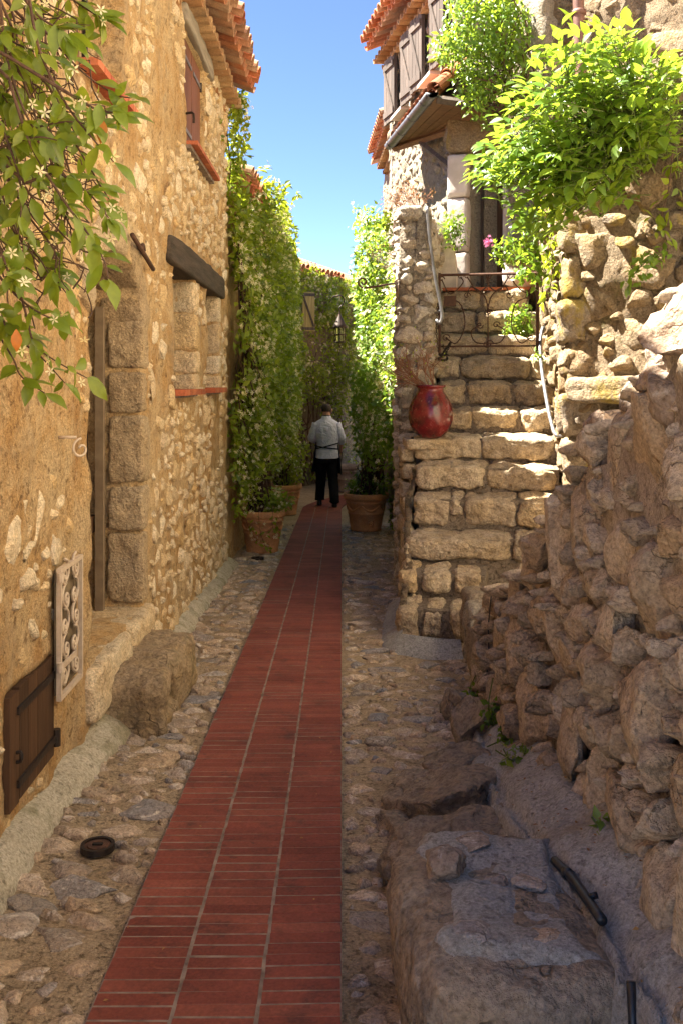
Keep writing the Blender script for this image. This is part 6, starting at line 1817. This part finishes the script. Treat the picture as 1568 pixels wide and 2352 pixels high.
# body: one continuous skinned figure
J = {'pel': (0, 0, 0.96, .125, .10), 'abd': (0, 0.0, 1.12, .13, .10), 'che': (0, 0.0, 1.36, .155, .105), 'ucb': (0, 0.0, 1.49, .09, .075), 'nk': (0, 0.01, 1.565, .062, .06), 'hd0': (0, 0.02, 1.63, .072, .08), 'hd1': (0, 0.03, 1.70, .080, .098), 'hd2': (0, 0.025, 1.765, .052, .06),
     'sl': (-.160, 0, 1.445, .048, .05), 'el': (-.255, 0.02, 1.20, .045, .045), 'wl': (-.15, 0.25, 1.12, .030, .028), 'pl': (-.10, 0.32, 1.13, .036, .02),
     'sr': (.160, 0, 1.445, .048, .05), 'er': (.262, 0.02, 1.20, .045, .045), 'wr': (.255, 0.16, 1.02, .030, .030), 'pr': (.245, 0.20, 0.95, .020, .038),
     'hl': (-.09, 0, 0.90, .085, .085), 'kl': (-.10, 0.15, 0.49, .058, .06), 'al': (-.120, 0.20, 0.10, .042, .045), 'tl': (-.130, 0.33, 0.045, .038, .03),
     'hr': (.09, 0, 0.90, .085, .085), 'kr': (.115, 0.02, 0.48, .058, .06), 'ar': (.140, -.17, 0.11, .042, .045), 'tr': (.155, -0.03, 0.045, .038, .03)}
E = [('pel', 'abd'), ('abd', 'che'), ('che', 'ucb'), ('ucb', 'nk'), ('nk', 'hd0'), ('hd0', 'hd1'), ('hd1', 'hd2'), ('ucb', 'sl'), ('sl', 'el'), ('el', 'wl'), ('wl', 'pl'), ('ucb', 'sr'), ('sr', 'er'), ('er', 'wr'), ('wr', 'pr'),
     ('pel', 'hl'), ('hl', 'kl'), ('kl', 'al'), ('al', 'tl'), ('pel', 'hr'), ('hr', 'kr'), ('kr', 'ar'), ('ar', 'tr')]
names = list(J); bmesh_v = [Vector(J[k][:3]) for k in names]; rad = [J[k][3:] for k in names]
ed = [(names.index(a), names.index(b)) for a, b in E]
for hand, base, dirs in (('pl', (-.10, .32, 1.13), [((.5, .5, -.25), .085), ((.62, .5, -.1), .095), ((.62, .48, .08), .09), ((.5, .5, .22), .07), ((.3, -.15, .5), .06)]),
                         ('pr', (.245, .20, .95), [((-.05, .45, -.9), .08), ((-.05, .2, -1), .09), ((-.05, 0, -1), .085), ((-.05, -.2, -.95), .07), ((-.35, .6, -.3), .06)])):
    hi = names.index(hand)
    for dv, ln in dirs:
        dv = Vector(dv).normalized(); b = Vector(base)
        k0 = len(bmesh_v); bmesh_v += [b + dv * 0.035, b + dv * (0.03 + ln * 0.55), b + dv * (0.03 + ln) + Vector((0, 0, -0.012))]
        rad += [(.0095, .0095), (.0085, .0085), (.0065, .0065)]
        ed += [(hi, k0), (k0, k0 + 1), (k0 + 1, k0 + 2)]
me = bpy.data.meshes.new("body"); me.from_pydata(bmesh_v, ed, []); me.update()
body = link("body", me, man, (MX, MY, MZ)); me.materials.append(M['skin'])
sk = body.modifiers.new("skin", 'SKIN'); sk.use_smooth_shade = True
for i, v in enumerate(me.skin_vertices[0].data):
    v.radius = rad[i]; v.use_root = (i == 0)
sb = body.modifiers.new("sub", 'SUBSURF'); sb.levels = 1; sb.render_levels = 1
def oval(c, rx, ry, n=20, tilt=0.0, ph=0):
    a = np.linspace(0, 2 * np.pi, n, endpoint=False) + ph
    return L3(*c) + np.stack([rx * np.cos(a), ry * np.sin(a), tilt * np.sin(a)], 1)
# ears, nose
ears = MB()
for s in (-1, 1):
    ears.loft([oval((s * 0.083, 0.01 + 0.0, 1.655), 0.008, 0.018, 8), oval((s * 0.094, 0.0, 1.685), 0.010, 0.026, 8), oval((s * 0.092, 0.0, 1.715), 0.008, 0.020, 8)])
ears.loft([oval((0, 0.125, 1.655), 0.018, 0.014, 8), oval((0, 0.128, 1.675), 0.014, 0.014, 8), oval((0, 0.115, 1.71), 0.008, 0.010, 8)])
ears.build("ears_and_nose", M['skin'], man, True)
hair = MB()
hair.loft([oval((0, 0.015, 1.665 - 0.0), 0.083, 0.098, 20, -0.0) + np.array([0, 0, 0]) , oval((0, 0.012, 1.70), 0.088, 0.106, 20), oval((0, 0.012, 1.735), 0.088, 0.106, 20), oval((0, 0.012, 1.77), 0.076, 0.094), oval((0, 0.015, 1.793), 0.05, 0.06), oval((0, 0.02, 1.803), 0.015, 0.02)])
V_ = hair.V[0]; fr_ = np.clip((V_[:, 1] - MY - 0.03) / 0.08, 0, 1); V_[:20, 2] += 0.075 * fr_[:20]; V_[20:40, 2] += 0.045 * fr_[20:40]
hair.build("hair", M['hair'], man, True)
# jacket: torso and sleeves
def wr(ring, seed, amp=0.008):
    return ring + (amp * fbm(ring * 14 + seed, 3, seed))[:, None] * unit([1, 1, 0.2])
jk = MB()
tors = [(0.865, .215, .155, 0.0), (0.90, .212, .152, 0), (0.98, .200, .145, 0), (1.06, .180, .132, 0.0), (1.12, .192, .140, 0.0), (1.22, .212, .150, 0), (1.33, .226, .150, 0), (1.42, .228, .142, 0), (1.475, .205, .125, 0), (1.515, .145, .100, 0.0), (1.545, .092, .080, 0.005), (1.59, .076, .072, 0.012), (1.592, .066, .062, 0.012)]
jk.loft([wr(oval(((0.018 if z < 1.3 else 0.006 * (1.55 - z)), y, z), rx, ry, 36, 0.018 if z < 0.95 else 0.0), 3 + int(z * 9), 0.017 if z < 1.4 else 0.004) for z, rx, ry, y in tors], caps=False)
def sleeve(a, b, c, frac):
    a, b, c = map(np.array, (a, b, c)); e = b + (c - b) * frac
    pts = smooth_path([a, (a + b) / 2 + np.array([0, -0.01, 0]), b, (b + e) / 2, e], 14)
    rr = np.interp(np.linspace(0, 1, 14), [0, .3, .6, .8, .97, 1], [.082, .078, .068, .066, .064, .068]) + 0.004 * np.sin(np.arange(14) * 2.3)
    jk.tube(np.array(pts) + np.array([MX, MY, MZ]), rr, 14)
sleeve((-.170, 0, 1.455), (-.258, 0.0, 1.20), (-.15, 0.25, 1.12), 0.6)
sleeve((.170, 0, 1.455), (.266, 0.0, 1.20), (.255, 0.16, 1.02), 0.45)
jk.build("jacket", M['jacket'], man, True)
MB().loft([oval((0, 0.012, 1.585), .070, .067, 18), oval((0, 0.012, 1.605), .068, .066, 18)], caps=False).build("collar_band", M['apron'], man, True)
# trousers
tr_ = MB()
tr_.loft([wr(oval((0.0, 0.0, z), rx, ry, 24), 5) for z, rx, ry in ((0.98, .14, .10), (0.90, .165, .118), (0.84, .188, .140), (0.80, .19, .142), (0.77, .184, .135))])
for s, kx, ky, ax, ay, zb in ((-1, -.100, 0.14, -.122, 0.20, 0.085), (1, .116, 0.01, .142, -.165, 0.095)):
    pts = smooth_path([(s * .092, 0, 0.86), (s * .098, (ky) * 0.5, 0.68), (kx, ky, 0.49), ((kx + ax) / 2, (ky + ay) / 2, 0.30), (ax, ay, 0.14), (ax, ay, zb)], 16)
    rr = np.interp(np.linspace(0, 1, 16), [0, .2, .45, .7, .92, 1], [.100, .102, .088, .082, .085, .080]) + 0.003 * np.sin(np.arange(16) * 1.9)
    tr_.tube(np.array(pts) + np.array([MX, MY, MZ]), rr, 16)
tr_.build("trousers", M['trousers'], man, True)
for s, ax, ay in ((-1, -.124, 0.20), (1, .145, -.165)):
    m = MB()
    m.loft([oval((ax, ay + 0.045, 0.0), .046, .125, 16), oval((ax, ay + 0.045, 0.02), .050, .132, 16), oval((ax, ay + 0.03, 0.05), .046, .105, 16), oval((ax, ay, 0.09), .042, .058, 16), oval((ax, ay, 0.13), .038, .045, 16)])
    m.build("shoe", M['shoe'], man, True)
# apron: wraps the front and flares at both sides, strings tied behind
apn = MB(); rows = []
for z, rx, ry, a0, a1 in ((1.13, .198, .150, -0.05, 3.0), (1.06, .200, .152, -0.30, 3.35), (0.95, .225, .168, -0.38, 3.42), (0.80, .245, .185, -0.42, 3.42), (0.66, .262, .21, -0.42, 3.40), (0.60, .268, .22, -0.38, 3.36)):
    a = np.linspace(a0, a1, 26)
    rows.append(L3(0.008, 0, z) + np.stack([rx * np.cos(a), ry * np.sin(a), -0.10 * np.clip(np.cos(a), 0, 1) * (1.06 - z)], 1))
outer = rows; inner = [r * 1 for r in rows]
inner = [r + (L3(0, 0, 0) - r) * np.array([0.03, 0.03, 0]) for r in rows]
apn.loft(outer, closed=False); apn.loft(inner, closed=False)
apn.loft([outer[0], inner[0]], closed=False); apn.loft([outer[-1], inner[-1]], closed=False)
apn.loft([np.array([r[0] for r in outer]), np.array([r[0] for r in inner])], closed=False); apn.loft([np.array([r[-1] for r in outer]), np.array([r[-1] for r in inner])], closed=False)
apn.build("apron", M['apron'], man, True)
for zoff, tilt in ((1.065, 0.05), (1.04, -0.03)):
    m = MB(); a = np.linspace(math.pi + 0.1, 2 * math.pi - 0.1, 16)
    pts = L3(0.005, 0, zoff) + np.stack([.203 * np.cos(a), .155 * np.sin(a), tilt * np.cos(a)], 1)
    m.tube(pts, 0.010, 6); m.build("apron_string", M['apron'], man, True)
